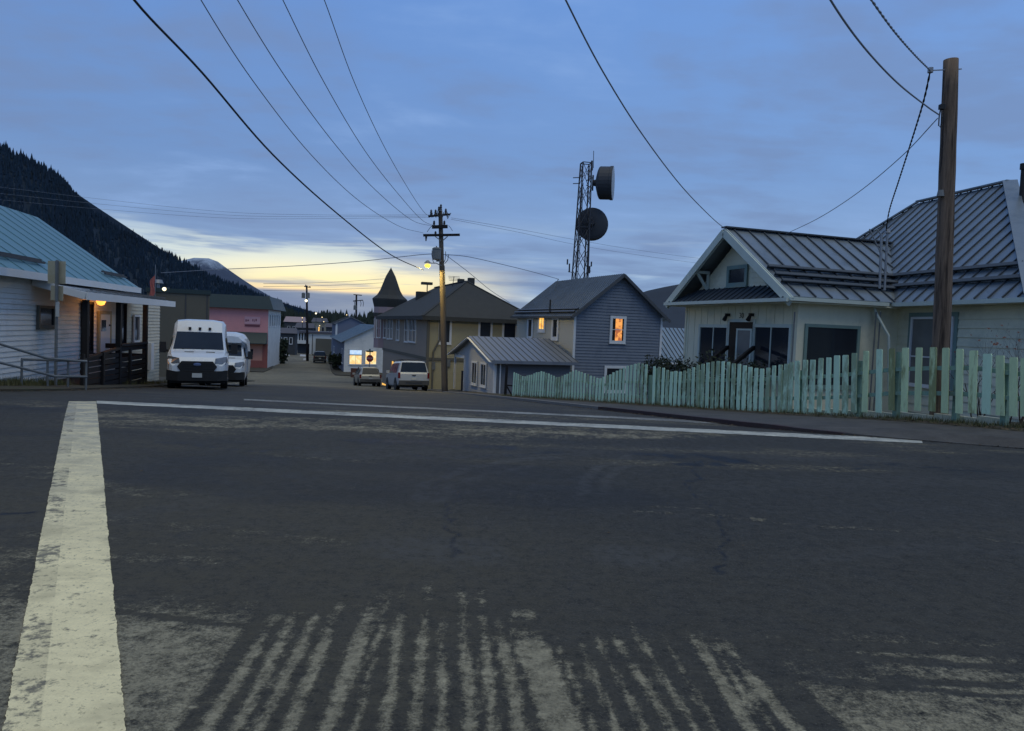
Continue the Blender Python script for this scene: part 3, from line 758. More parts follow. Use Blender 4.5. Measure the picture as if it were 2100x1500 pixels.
# ---------------------------------------------- house on the right behind the fence
FW = Frame(8.64, 22.57, (.316, -.949)); FM = Frame(11.76, 24.1, (.17, -.985))
H = thing('house', 'pale cottage with grey standing seam metal roof and front gable behind the mint picket fence', 'house', FW.o, FW.rz)
def fm(x, y, z): return FW.loc(FM.world(x, y, z))
WL = -6.34; EZ = 2.79; RXm = -3.17; RZ = 5.2
wl = MB(); wl.box(WL, 0, .02, 6.5, -1.0, 2.66)
wl.add([(WL, .03, 2.66), (0, .03, 2.66), (RXm, .03, RZ-.25), (WL, 6, 2.66), (0, 6, 2.66), (RXm, 6, RZ-.25)], [(0, 1, 2), (3, 5, 4), (0, 3, 4, 1), (1, 4, 5, 2), (0, 2, 5, 3)])
u = WL
while u < -.01:      # vertical board siding on the porch front
    e = min(0, u+.21); wl.box(u+.006, e-.006, .004 if int(u*100) % 2 else -.004, .03, -1.0, 2.66); u += .21
v = 0.0
while v < 5.2:
    wl.box(-.03, .006 if int(v*50) % 2 else .001, v+.006, v+.204, -1.0, 2.66); v += .21
clap(wl, mapy(.03), WL, 0, 2.66, RZ-.3, .17, .014, gable_lim(WL, 0, 2.66, RXm, RZ-.25))
wl.box(-.07, .03, -.03, .07, -1.0, 2.62); wl.box(WL-.03, WL+.07, -.03, .07, -1.0, 2.62)
wl.build('wall', 'yard_house_siding', H)
rf = MB()
seam_roof(rf, [(.4, -.62, EZ), (.4, 7.0, EZ), (RXm, 7.0, RZ), (RXm, -.62, RZ)], .60, .045, .04, .06, guards=(.75, 1.15, 1.6))
seam_roof(rf, [(WL-.4, 7.0, EZ), (WL-.4, -.62, EZ), (RXm, -.62, RZ), (RXm, 7.0, RZ)], .60, .045, .04, .06)
rf.bar((RXm, -.66, RZ+.03), (RXm, 7.0, RZ+.03), .3, .05, mi=1)
e0, e1 = -8.9, 5.9; r0_, r1_ = -4.3, .0; D = 9.2; rz = 7.0; ry = 4.6
MP = lambda *q: fm(*q)
seam_roof(rf, [MP(e0, 0, EZ), MP(e1, 0, EZ), MP(r1_, ry, rz), MP(r0_, ry, rz)], .47, .04, .035, .06, guards=(.75, 1.35))
seam_roof(rf, [MP(e1, 0, EZ), MP(e1, D, EZ), MP(r1_, ry, rz)], .47, .04, .035, .06, guards=(.75, 1.35))
seam_roof(rf, [MP(e0, D, EZ), MP(e0, 0, EZ), MP(r0_, ry, rz)], .47, .04, .035, .06)
seam_roof(rf, [MP(e1, D, EZ), MP(e0, D, EZ), MP(r0_, ry, rz), MP(r1_, ry, rz)], .47, .04, .035, .06)
def flash(a, b, w=.2, mi=0):
    rf.bar(Vector(a)+Vector((0, 0, .07)), Vector(b)+Vector((0, 0, .07)), w, .05, mi=mi)
flash(MP(e1, 0, EZ), MP(r1_, ry, rz), .42); flash(MP(e0, 0, EZ), MP(r0_, ry, rz), .25, 0); flash(MP(r0_, ry, rz), MP(r1_, ry, rz), .25, 0)
ro = rf.build('roof', ['slate_metal', 'slate_seam'], H)
pen = MB(); seam_roof(pen, [(WL-.3, -.72, 2.72), (.36, -.72, 2.72), (-.9, .0, 3.22), (WL+.9, .0, 3.22)], .33, .04, .03, .05)
pen.build('pent_roof', ['slate_seam', 'slate_seam'], H)
tr = MB()
for s, xe in ((1, .43), (-1, WL-.43)):
    a = Vector((xe, -.66, EZ-.17)); b_ = Vector((RXm, -.66, RZ-.15)); tr.bar(a, b_, .05, .26, Vector((0, -1, 0)).cross(b_-a))
    tr.bar(a+Vector((0, .05, .0)), b_+Vector((0, .05, .0)), .03, .3, Vector((0, -1, 0)).cross(b_-a))
tr.bar((WL-.35, -.76, 2.68), (.42, -.76, 2.68), .1, .11); tr.bar((.44, -.7, 2.71), (.44, 3.0, 2.71), .1, .11)
tr.build('barge_board', 'yard_house_trim', H)
gu = MB(); gu.bar(MP(-1.2, -.06, 2.72), MP(e1, -.06, 2.72), .11, .12); gu.build('gutter', 'yard_house_trim', H)
so = MB(); so.box(WL-.38, .38, -.6, 0, 2.60, 2.64); so.box(.0, .38, 0, 3.6, 2.61, 2.65); so.box(e0+.1, e1-.1, .05, .5, 2.66, 2.70, m=MP); so.build('soffit', 'yard_house_siding', H)
for sx in (-1.75, 1.75):      # knee braces under the gable
    br = MB(); x = RXm+sx; z = 3.72
    br.bar((x, -.6, z+.1), (x, 0, z+.1), .09, .1); br.bar((x, -.5, z+.06), (x, -.02, z-.55), .08, .08); br.bar((x, -.04, z+.1), (x, -.04, z-.62), .09, .06); br.build('bracket', 'yard_house_trim', H)
r = px_rect(FW, (1509, 551), (1545, 579)); window(H, mapy(0), -3.62, -2.72, r[2], r[3], 'green_trim', 'dark_glass', .13)
for a, b_, mu in (((1437, 672), (1490, 762), (.5,)), ((1549, 672), (1618, 770), (.48,))):
    r = px_rect(FW, a, b_); window(H, mapy(-.0), r[0]+.05, r[1]-.05, r[2], r[3], 'yard_house_trim', 'dark_glass', .11, mu)
r = px_rect(FW, (1499, 661), (1541, 775)); d = MB(); m_ = mapy(0)
d.box(r[0], r[1], .005, .05, r[2], r[3], m=m_); dr = d.build('door', 'dark_wood', H)
sd = MB(); w_ = r[1]-r[0]
for q in ((.34, .40), (.93, .99)): sd.box(r[0]+w_*q[0], r[0]+w_*q[1], .055, .08, r[2]+.1, r[3]-.22, m=m_)
sd.box(r[0]+w_*.34, r[0]+w_*.99, .056, .081, r[3]-.28, r[3]-.22, m=m_); sd.build('storm_door', 'yard_house_trim', dr)
sg = MB(); sg.box(r[0]+w_*.40, r[0]+w_*.93, .056, .066, r[2]+.1, r[3]-.28, m=m_); sg.build('pane', 'blind_glass', dr)
dt = MB()
for q0, q1 in ((r[0]-.1, r[0]), (r[1], r[1]+.1)): dt.box(q0, q1, .004, .06, r[2], r[3]+.1, m=m_)
dt.box(r[0], r[1], .004, .06, r[3], r[3]+.1, m=m_); dt.build('door_frame', 'yard_house_trim', H)
for px in (1496, 1545):
    q = FW.hit_y(px, 648); lm = MB(); lm.box(q[0]-.05, q[0]+.05, 0, .16, q[1]-.02, q[1]+.08, m=m_); lm.cyl((q[0], -.12, q[1]+.02), (q[0]+.02, -.22, q[1]-.16), .05, .08, 10); lm.build('porch_lamp', 'black_plastic', H)
q = FW.hit_y(1521, 648); text_mesh('house_number', '30', .26, 'grey_plastic', H, Matrix.Translation((q[0], -.012, q[1])) @ Matrix.Rotation(math.pi/2, 4, 'X'))
mX = mapX(0)
r = px_rect(FW, (1655, 673), (1750, 790), 0, 'x'); window(H, mX, r[0], r[1], r[2], r[3], 'green_trim', 'dark_glass', .10, label=None)
# main block
wm = MB(); wm.box(e0+.55, e1-.55, .52, D-.5, -1.1, 2.7, m=MP)
def mc(u, o, z): return fm(u, .52-o, z)
clap(wm, mc, e0+.55, e1-.55, -1.1, 2.66, .26, .03)
def mce(u, o, z): return fm(e1-.55+o, u, z)
clap(wm, mce, .52, D-.5, -1.1, 2.66, .24, .012)
wm.build('wall', 'yard_house_siding', H)
r = px_rect(FM, (1876, 655), (1947, 790), .52); wn = window(H, lambda u, o, z: mc(u, o+.03, z), r[0], r[1], r[2], r[3], 'white_trim', 'blind_glass', .07, (), (.42,))
tg = MB()
for a0, a1 in ((r[0]-.2, r[0]-.075), (r[1]+.075, r[1]+.2)): tg.box(a0, a1, .004, .05, r[2]-.1, r[3]+.2, m=mc)
tg.box(r[0]-.075, r[1]+.075, .004, .05, r[3]+.075, r[3]+.2, m=mc); tg.build('window_surround', 'green_trim', wn)
dn = MB(); pts = [P(1793, 628, 23.3), P(1796, 642, 23.25), P(1823, 690, 23.0), P(1823, 800, 23.0)]
dn.tube([FW.loc(p) for p in pts], .045, 8); dn.build('downspout', 'yard_house_trim', H)
for px in (1797, 1806, 1630): cb = MB(); a = P(px, 640, 23.2 if px > 1700 else 22.3); cb.tube([FW.loc(a), FW.loc(Vector((a.x-.02, a.y, -.8)))], .022, 6); cb.build('conduit', 'dull_pipe', H)
ch = MB(); p = FW.loc(P(2096, 395, 23.6)); ch.cyl((p[0], p[1], p[2]-.6), (p[0], p[1], p[2]+.72), .075, .075, 12); ch.cyl((p[0], p[1], p[2]+.72), (p[0], p[1], p[2]+.9), .11, .11, 12); ch.build('flue_pipe', 'black_plastic', H)
ms = MB()
for a, b_, rr_ in (((1804, 592), (1808, 480), .04), ((1814, 596), (1820, 474), .035)): ms.tube([FW.loc(P(*a, 22.6)), FW.loc(P(*b_, 22.6))], rr_, 8)
ms.tube([FW.loc(P(1798, 470, 22.6)), FW.loc(P(1808, 484, 22.6)), FW.loc(P(1832, 462, 22.6))], .02, 6)
ms.tube([FW.loc(P(1783, 470, 22.6)), FW.loc(P(1797, 500, 22.6)), FW.loc(P(1806, 520, 22.6))], .018, 6)
ms.cyl(FW.loc(P(1820, 478, 22.6)), FW.loc(P(1820, 470, 22.6)), .09, .06, 10); ms.build('service_mast', 'galvanised', H)
st = MB()
for k in range(4): st.box(-4.3, -2.6, -.35-.3*(k+1), -.02 if k == 0 else -.35-.3*k, -1.0, -.12-.18*k)
st.build('porch_step', 'concrete', H)
for a, b_ in (((1443, 750), (1493, 712)), ((1503, 748), (1546, 713))):
    q0 = FW.hit_y(*a, -1.5); q1 = FW.hit_y(*b_, -.15); rl = MB(); rl.bar((q0[0], -1.5, q0[1]), (q1[0], -.15, q1[1]), .09, .12); rl.bar((q0[0], -1.5, q0[1]), (q0[0], -1.5, -1.0), .09, .09); rl.build('stair_rail', 'dark_wood', H)

# ---------------------------------------------- blue grey gabled house, middle
p = P(1172, 780, 46); FB = Frame(p.x, p.y, (.937, .35))
B = thing('house', 'narrow two storey grey clapboard house with one lit orange curtained window', 'house', (p.x, p.y, 0), FB.rz)
W_, _ = FB.hit_y(1356, 700); L_, _ = FB.hit_x(1060, 665); _, ez = FB.hit_y(1172, 641); xa, za = FB.hit_y(1275, 563, -.35)
xm = W_/2; zb = base(46)-.3
wl = MB(); wl.box(.02, W_-.02, .02, L_, zb, ez-.02); wl.add([(.02, .02, ez-.02), (W_-.02, .02, ez-.02), (xm, .02, za-.1), (.02, L_, ez-.02), (W_-.02, L_, ez-.02), (xm, L_, za-.1)], [(0, 1, 2), (3, 5, 4), (0, 2, 5, 3), (1, 4, 5, 2)])
clap(wl, mapy(.02), 0, W_, zb, za-.15, .19, .045, gable_lim(0, W_, ez, xm, za-.1)); wl.build('wall', 'grey_siding', B)
ws = MB(); clap(ws, mapx(.02), 0, L_, zb, ez-.05, .15, .03); ws.build('side_wall', 'pale_siding', B)
for x in (-.02, W_-.13): cr = MB(); cr.box(x, x+.15, -.045, -.02, zb, ez-.05); cr.build('corner_board', 'white_trim', B)
s_ = (za-ez)/xm; ov = .35
rf = MB(); e_ = ez-s_*ov+.06
seam_roof(rf, [(-ov, L_+.3, e_), (-ov, -.4, e_), (xm, -.4, za+.06), (xm, L_+.3, za+.06)], .3, .03, .025, .08, guards=(.35, .65))
seam_roof(rf, [(W_+ov, -.4, e_), (W_+ov, L_+.3, e_), (xm, L_+.3, za+.06), (xm, -.4, za+.06)], .3, .03, .025, .08)
rf.build('roof', ['slate_metal', 'grey_metal_seam'], B)
bb = MB()
for x in (-ov, W_+ov): bb.bar((x, -.43, e_-.1), (xm, -.43, za-.04), .04, .18, Vector((0, -1, 0)).cross(Vector((xm-x, 0, za-e_))))
bb.bar((-ov-.03, -.4, e_-.08), (-ov-.03, L_+.3, e_-.08), .1, .12); bb.build('fascia', 'grey_metal_seam', B)
r = px_rect(FB, (1256, 654), (1277, 699)); window(B, mapy(-.012), r[0], r[1], r[2], r[3], 'white_trim', 'lit_orange', .17, (), (.5,), .06, label='orange lit sash window with a curtain')
pn = MB(); pn.box(r[0], r[0]+.28*(r[1]-r[0]), .019, .021, r[2], r[3], m=mapy(-.012)); pn.box(r[1]-.12*(r[1]-r[0]), r[1], .019, .021, r[2], r[3], m=mapy(-.012)); pn.build('curtain', 'dark_wood', B)
r = px_rect(FB, (1244, 756), (1280, 800)); window(B, mapy(-.012), r[0], r[1], r[2], r[3], 'white_trim', 'dark_glass', .17)
for a, b_, gl_ in (((1085.5, 656), (1091, 690), 'dark_glass'), ((1107.5, 652), (1116.5, 675), 'lit_amber'), ((1136, 656), (1143, 691), 'dark_glass')):
    r = px_rect(FB, a, b_, 0, 'x'); window(B, mapx(-.012), r[0], r[1], r[2], r[3], 'white_trim', gl_, .22, (.5,) if gl_ == 'lit_amber' else ())
vp = MB(); q = FB.loc(P(1128, 632, 49)); vp.cyl((q[0], q[1], q[2]-.3), (q[0], q[1], q[2]+.55), .06, .06, 8); vp.build('vent_pipe', 'black_plastic', B)
mt_ = MB(); q = FB.loc(P(1138, 586, 54)); mt_.cyl((q[0], q[1], q[2]-.4), (q[0]+.25, q[1], q[2]+.5), .035, .035, 6); mt_.build('roof_mast', 'dull_pipe', B)
# lean-to seen between the two houses
p = P(1353, 757, 49); FQ = Frame(p.x, p.y, (.937, .35))
Q = thing('shed', 'low shed with ribbed metal roof between the grey house and the pale cottage', 'shed', (p.x, p.y, 0), FQ.rz)
u1, _ = FQ.hit_y(1402, 757); _, z0 = FQ.hit_y(1353, 740); _, z1 = FQ.hit_y(1360, 672, 2.6)
rf = MB(); seam_roof(rf, [(-.3, -.3, z0), (u1+2.5, -.3, z0), (u1+2.5, 2.6, z1), (-.3, 2.6, z1)], .33, .04, .035, .08); rf.build('roof', ['blue_roof', 'slate_seam'], Q)
core(Q, 'grey_siding', 0, u1+2.3, 0, 2.6, base(49)-.3, z0-.1); core(Q, 'white_trim', -.3, u1+2.4, -.42, -.31, z0-.2, z0-.08, 'gutter')

# ---------------------------------------------- small annex
p = P(1013, 800, 42); FA = Frame(p.x, p.y, (.937, .35))
A = thing('annex', 'small grey clapboard outbuilding with white double windows and ribbed metal roof', 'outbuilding', (p.x, p.y, 0), FA.rz)
Wy, _ = FA.hit_x(951, 770); Wr, _ = FA.hit_x(929, 735); Lx_, _ = FA.hit_y(1170, 745); _, ez = FA.hit_y(1013, 737); ym, za = FA.hit_x(966, 692, -.3)
ym = .5*(Wr-.35); zb = base(42)-.4; ez -= .02
lim = lambda z: (0, Wy) if z <= ez else ((ym*(z-ez)/(za-ez)), min(Wy, Wr-.35+(ym-(Wr-.35))*(z-ez)/(za-ez)))
wl = MB(); wl.box(.02, Lx_, .02, Wy-.02, zb, ez-.04)
clap(wl, mapx(.02), 0, Wy, zb, za-.12, .14, .028, lim); wl.poly([(.03, .05, ez-.05), (.03, Wr-.4, ez-.05), (.03, ym, za-.12)]); wl.poly([(Lx_, .05, ez-.05), (Lx_, Wr-.4, ez-.05), (Lx_, ym, za-.12)])
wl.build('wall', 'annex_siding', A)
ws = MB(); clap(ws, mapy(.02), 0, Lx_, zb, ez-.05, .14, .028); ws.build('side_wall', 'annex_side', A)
s_ = (za-ez)/ym; e_ = ez-s_*.35+.07
rf = MB()
seam_roof(rf, [(-.35, -.35, e_), (Lx_+.35, -.35, e_), (Lx_+.35, ym, za+.07), (-.35, ym, za+.07)], .4, .03, .03, .08)
seam_roof(rf, [(Lx_+.35, Wr, e_), (-.35, Wr, e_), (-.35, ym, za+.07), (Lx_+.35, ym, za+.07)], .4, .03, .03, .08)
rf.build('roof', ['grey_metal_roof', 'grey_metal_seam'], A)
tr = MB(); tr.box(-.035, 0, -.0, .12, zb, ez-.05); tr.box(-.03, .1, -.035, 0, zb, ez-.05); tr.cyl((.3, -.12, zb), (.3, -.12, ez-.2), .04, .04, 8); tr.cyl((.3, -.12, ez-.2), (.15, -.36, e_-.12), .04, .04, 8)
tr.bar((-.37, -.35, e_-.12), (-.37, ym, za-.03), .04, .14, (1, 0, 0)); tr.bar((-.37, Wr, e_-.12), (-.37, ym, za-.03), .04, .14, (1, 0, 0)); tr.build('corner_board', 'white_trim', A)
gu = MB(); gu.bar((-.35, -.42, e_-.1), (Lx_+.35, -.42, e_-.1), .12, .16); gu.build('gutter', 'grey_siding', A)
for a, b_ in (((970, 745), (978, 786)), ((988.5, 748), (996.5, 790))):
    r = px_rect(FA, a, b_, 0, 'x'); window(A, mapx(-.012), r[0], r[1], r[2], r[3], 'white_trim', 'dark_glass', .12, (.5,))
po = MB(); po.box(0, .12, Wr-.42, Wr-.3, zb, ez); po.box(0, .12, Wy, Wy+.08, zb, ez-.1); po.box(-.0, .1, Wy, Wr-.3, ez-.25, ez-.08); po.build('post', 'white_trim', A)
core(A, 'dark_wood', 2.2, 2.3, Wy, Wr-.3, zb, ez-.3, 'porch_wall'); core(A, 'dark_wood', .1, .2, Wy+.1, Wy+.9, zb, zb+1.3, 'porch_gate')

# ---------------------------------------------- beige hip roofed house with turret
p = P(876, 790, 56); FE = Frame(p.x, p.y, (.94, .34))
E = thing('house', 'large beige two storey house with dark hip roof and pointed corner turret', 'house', (p.x, p.y, 0), FE.rz)
L_, _ = FE.hit_y(1085, 700); Dp = 19.5; zb = base(56)-1.2; ez = 1.5+17/1516*56+.05
core(E, 'beige_siding', .02, L_, .02, Dp, zb, ez)
ws = MB(); clap(ws, mapy(.0), 0, L_, zb, ez-.02, .15, .018); ws.build('wall', 'beige_siding', E)
ws = MB(); clap(ws, mapx(.0), 0, Dp, zb, ez-.02, .15, .018); ws.build('side_wall', 'brown_siding', E)
bc = MB()
for z in (-1.05,): bc.box(-.09, L_, -.09, -.005, z-.12, z+.1); bc.box(-.09, -.02, -.09, Dp, z-.12, z+.1)
bc.bar((-.08, -.08, zb), (-.08, -.08, ez), .2, .2); bc.build('belt_course', 'olive_wall', E)
R1 = Vector(FE.loc(P(957, 577, 61))); R2 = Vector(FE.loc(P(893, 590, 72))); o_ = .7
ca, cb_, cc, cd = [Vector(q) for q in ((-o_, -o_, ez), (L_+o_, -o_, ez), (L_+o_, Dp+o_, ez), (-o_, Dp+o_, ez))]
rf = MB(); rf.poly([ca, cb_, R1]); rf.poly([ca, R1, R2]); rf.poly([ca, R2, cd]); rf.poly([cd, R2, cc]); rf.poly([cb_, cc, R2]); rf.poly([cb_, R2, R1])
rf.box(-o_, L_+o_, -o_, Dp+o_, ez-.30, ez-.01); rf.bar(R1, R2, .3, .08); rf.bar(ca, R1, .22, .06); rf.bar(cb_, R1, .22, .06); rf.build('roof', 'dark_shingle', E)
for a, b_, hb in (((904, 656), (921, 702), ()), ((985, 661), (1005, 692), ()), ((1034, 662), (1056, 696), ())):
    r = px_rect(FE, a, b_); window(E, mapy(0), r[0], r[1], r[2], r[3], 'white_trim', 'dark_glass', .16, (), hb, .08)
for x0, x1, y0, y1 in ((788.5, 792, 655, 692), (796, 799, 655, 694), (802, 805.5, 655, 694), (815, 819, 657, 697), (832, 837, 655, 700), (841, 846, 655, 700), (848, 853, 655, 701)):
    r = px_rect(FE, (x0, y0), (x1, y1), 0, 'x'); window(E, mapx(0), r[0], r[1], r[2], r[3], 'white_trim', 'dark_glass', .09, (), (.5,), .08)
for x0, x1, y0, y1, gl_ in ((804.5, 808, 741, 764, 'lit_amber'), (784, 795, 787, 794, 'lit_amber')):
    r = px_rect(FE, (x0, y0), (x1, y1), 0, 'x'); window(E, mapx(0), r[0], r[1], r[2], r[3], 'brown_siding', gl_, .12, (), (), .08, label='glowing amber window of the ground floor')
for px, pa, pb in ((875, 742, 758), (906, 738, 752)):
    r = px_rect(FE, (px+10, pa), (px+16, pb)); core(E, 'dull_pipe', r[0], r[1], -.2, -.02, r[2], r[3], 'meter_box')
pi = MB(); pi.cyl((.35, -.14, zb), (.35, -.14, -.5), .07, .07, 8); pi.cyl((.35, -.14, -.5), (.8, -.14, .4), .07, .07, 8); pi.cyl((.8, -.14, .4), (.8, -.14, ez-.2), .07, .07, 8); pi.build('downspout', 'olive_wall', E)
for q, w in ((P(966, 579, 63), .25), (P(945, 581, 64), .25)):
    q = FE.loc(q); cm = MB(); cm.box(q[0]-w, q[0]+w, q[1]-w, q[1]+w, q[2]-1.2, q[2]+.35); cm.build('roof_vent', 'dark_shingle', E)
q = FE.loc(P(874, 590, 70)); cm = MB(); cm.box(q[0]-.9, q[0]+.9, q[1]-.4, q[1]+.4, q[2]-1.2, q[2]-.42); cm.cyl((q[0]+.1, q[1], q[2]-.45), (q[0]+.1, q[1], q[2]+.30), .05, .05, 6); cm.box(q[0]-.45, q[0]+.55, q[1]-.3, q[1]+.3, q[2]+.26, q[2]+.5); cm.build('chimney', 'dark_shingle', E)
an = MB(); q = FE.loc(P(928, 588, 63)); an.tube([q, (q[0]+.1, q[1], q[2]+.85)], .03, 5)
for k in range(4): an.bar((q[0]-.5+.1, q[1]-.1*k, q[2]+.85-.12*k), (q[0]+.5+.1, q[1]-.1*k, q[2]+.85-.12*k), .03, .03)
an.build('antenna', 'tower_steel', E)
T = Vector(FE.loc(P(799, 640, 76.5))); zt = lambda py: P(799, py, 76.5).z
tb = MB(); tb.lathe((T.x, T.y, 0), [(1.55, zt(714)), (1.55, zt(648)), (1.62, zt(646)), (1.62, zt(618))], 10); tb.build('turret', 'mauve_siding', E)
tc_ = MB(); tc_.lathe((T.x, T.y, 0), [(1.5, zt(640)), (1.8, zt(617)), (1.82, zt(614)), (1.35, zt(606)), (1.05, zt(596)), (.82, zt(584)), (.5, zt(567)), (.06, zt(551)), (.02, zt(549))], 10); tc_.lathe((T.x, T.y, 0), [(1.68, zt(650)), (1.68, zt(643))], 10); tc_.build('turret_roof', 'dark_shingle', E)
for k in (2, 3, 4, 5, 6, 7):
    a = math.radians(90+36*k+18); cx, cy = T.x+1.475*math.cos(a), T.y+1.475*math.sin(a); tx, ty = -math.sin(a), math.cos(a); nx, ny = math.cos(a), math.sin(a)
    mm = (lambda cx, cy, tx, ty, nx, ny: lambda u, o, z: (cx+tx*u+nx*o, cy+ty*u+ny*o, z))(cx, cy, tx, ty, nx, ny)
    window(E, mm, -.24, .24, zt(692), zt(656), 'white_trim', 'dark_glass', .08, (), (.5,))

# ---------------------------------------------- white shop with lit windows
p = P(705, 750, 95); FS = Frame(p.x, p.y, (.96, .28))
S = thing('shop', 'small white gabled shop with two brightly lit display windows beyond the stop sign', 'shop', (p.x, p.y, 0), FS.rz)
_, ez = FS.hit_y(706, 699); _, za = FS.hit_y(772, 669); xm, _ = FS.hit_y(773, 680); Dp, _ = FS.hit_x(682, 700); zb = base(95)-.4; W_ = 2*xm
wl = MB(); wl.box(.02, W_, .02, Dp, zb, ez); wl.add([(0, .02, ez), (W_, .02, ez), (xm, .02, za), (0, Dp, ez), (W_, Dp, ez), (xm, Dp, za)], [(0, 1, 2), (3, 5, 4)])
clap(wl, mapy(.02), 0, W_, zb, za-.1, .2, .02, gable_lim(0, W_, ez, xm, za)); wl.build('wall', 'white_siding', S)
core(S, 'far_blue_wall', -.02, .015, .03, Dp, zb, ez-.05, 'side_wall')  # shaded side of the white walls, shade put into this darker colour
rf = MB(); seam_roof(rf, [(-.5, Dp+.3, ez-.15), (-.5, -.4, ez-.15), (xm, -.4, za+.12), (xm, Dp+.3, za+.12)], .6, .04, .04, .1); seam_roof(rf, [(W_+.5, -.4, ez-.15), (W_+.5, Dp+.3, ez-.15), (xm, Dp+.3, za+.12), (xm, -.4, za+.12)], .6, .04, .04, .1); rf.build('roof', ['blue_roof', 'blue_roof'], S)
r = px_rect(FS, (717.5, 718.5), (741, 747)); zz = r[2]+(r[3]-r[2])*.62
wn = window(S, mapy(0), r[0], r[1], r[2], zz, 'white_trim', 'lit_yellow', .12, (.5,)); window(S, mapy(0), r[0], r[1], zz+.12, r[3], 'white_trim', 'lit_blue', .12, sill=False)
r = px_rect(FS, (750, 721), (771, 747)); window(S, mapy(0), r[0], r[1], r[2], r[3], 'white_trim', 'lit_yellow', .12, (.45,))
for a, b_ in (((701.5, 716), (703.5, 744)), ((684.5, 711), (686.5, 722))):
    r = px_rect(FS, a, b_, 0, 'x'); window(S, mapx(.0), r[0], r[1], r[2], r[3], 'white_trim', 'lit_yellow', .08)
# blue grey metal building behind it
p = P(688, 700, 120); FG = Frame(p.x, p.y, (.96, .28))
Gb = thing('warehouse', 'blue grey metal building with low gable behind the white lit shop', 'warehouse', (p.x, p.y, 0), FG.rz)
W_, _ = FG.hit_y(749, 690); _, ez = FG.hit_y(688, 664); _, za = FG.hit_y(716, 651); zb = base(120)-.4; Dp = 14
wl = MB(); wl.box(0, W_, 0, Dp, zb, ez); wl.add([(0, 0, ez), (W_, 0, ez), (W_/2, 0, za), (0, Dp, ez), (W_, Dp, ez), (W_/2, Dp, za)], [(0, 1, 2), (3, 5, 4)]); wl.build('wall', 'far_blue_wall', Gb)
rf = MB(); seam_roof(rf, [(-.3, Dp, ez), (-.3, -.3, ez), (W_/2, -.3, za+.12), (W_/2, Dp, za+.12)], .7, .05, .05, .1); seam_roof(rf, [(W_+.3, -.3, ez), (W_+.3, Dp, ez), (W_/2, Dp, za+.12), (W_/2, -.3, za+.12)], .7, .05, .05, .1); rf.build('roof', ['grey_metal_roof', 'grey_metal_seam'], Gb)
core(Gb, 'white_trim', -.05, .25, -.05, 0, zb, ez, 'corner_board'); core(Gb, 'white_trim', W_-.25, W_+.05, -.05, 0, zb, ez, 'corner_board')

# ---------------------------------------------- pink two storey shop
p = P(548, 745, 97); FP = Frame(p.x, p.y, (.98, .2))
K = thing('shop', 'two storey pink painted shop with dark green roof band and awning', 'shop', (p.x, p.y, 0), FP.rz)
L_, _ = FP.hit_y(400, 700); zz = lambda py: FP.hit_y(500, py+2)[1]; zb = base(97)-.3; Dp = 15
core(K, 'pink_paint', L_, 0, .03, Dp, zz(702), zz(612)); core(K, 'salmon_paint', L_, -.01, .05, Dp-.1, zb, zz(702), 'lower_wall')
fl = MB(); clap(fl, mapy(.03), L_, 0, zz(682), zz(630), .3, .02); fl.build('siding', 'pink_paint', K)
rf = MB(); rf.add([(L_-.6, -.7, zz(631)), (.7, -.7, zz(631)), (.7, Dp+.6, zz(631)), (L_-.6, Dp+.6, zz(631)), (L_, -.15, zz(604)), (.1, -.15, zz(604)), (.1, Dp, zz(604)), (L_, Dp, zz(604))], [(0, 1, 5, 4), (1, 2, 6, 5), (2, 3, 7, 6), (3, 0, 4, 7), (4, 5, 6, 7), (3, 2, 1, 0)]); rf.build('roof', 'dark_green_metal', K)
aw = MB(); aw.add([(L_, -1.1, zz(701)), (-.05, -1.1, zz(701)), (-.05, .03, zz(679)), (L_, .03, zz(679)), (L_, -1.1, zz(702.5)), (-.05, -1.1, zz(702.5)), (-.05, .03, zz(702)), (L_, .03, zz(702))], [(0, 1, 2, 3), (4, 7, 6, 5), (0, 4, 5, 1), (1, 5, 6, 2), (3, 7, 4, 0)]); aw.build('awning', 'dark_green_metal', K)
lb = MB(); lb.box(L_, -.02, -.03, .05, zb, zz(737)); lb.box(-.62, .02, -.04, .05, zb, zz(703)); lb.build('brick_base', 'brick_red', K)
r = px_rect(FP, (494.5, 716), (519, 728)); window(K, mapy(.04), r[0], r[1], r[2], r[3], 'salmon_paint', 'dark_glass', .12)
r = px_rect(FP, (502, 650), (533.5, 665)); sgm = MB(); sgm.box(r[0], r[1], -.08, .01, r[2], r[3]); so_ = sgm.build('sign_board', 'sign_pink', K)
sk = MB(); w = r[1]-r[0]; h = r[3]-r[2]
sk.box(r[0]+.02*w, r[1]-.02*w, -.07, .005, r[2]-.32*h, r[2]-.12*h)
for a0, a1, b0, b1 in ((.06, .13, .30, .62), (.17, .20, .34, .60), (.22, .28, .38, .60), (.50, .56, .36, .70), (.60, .64, .30, .66), (.70, .78, .40, .72)): sk.box(r[0]+a0*w, r[0]+a1*w, -.095, -.082, r[2]+b0*h, r[2]+b1*h)
sk.build('sign_mark', 'sign_ink', so_)
r = px_rect(FP, (438, 657), (456, 663)); core(K, 'brick_red', r[0], r[1], -.07, .01, r[2], r[3], 'sign_board')
sdw = MB(); clap(sdw, mapX(0.0), .03, Dp, zb, zz(632), .3, .02); sdw.build('side_wall', 'white_siding', K)
for k in range(5): window(K, mapX(.02), 1.2+2.7*k, 2.1+2.7*k, zz(665), zz(642), 'white_trim', 'dark_glass', .14)
sy = MB(); q = FP.loc(P(563, 690, 110)); sy.box(q[0]-.9, q[0]+.5, q[1], q[1]+.15, P(563, 695, 110).z, P(563, 660, 110).z); sy.build('hanging_sign', 'yellow_paint', K)

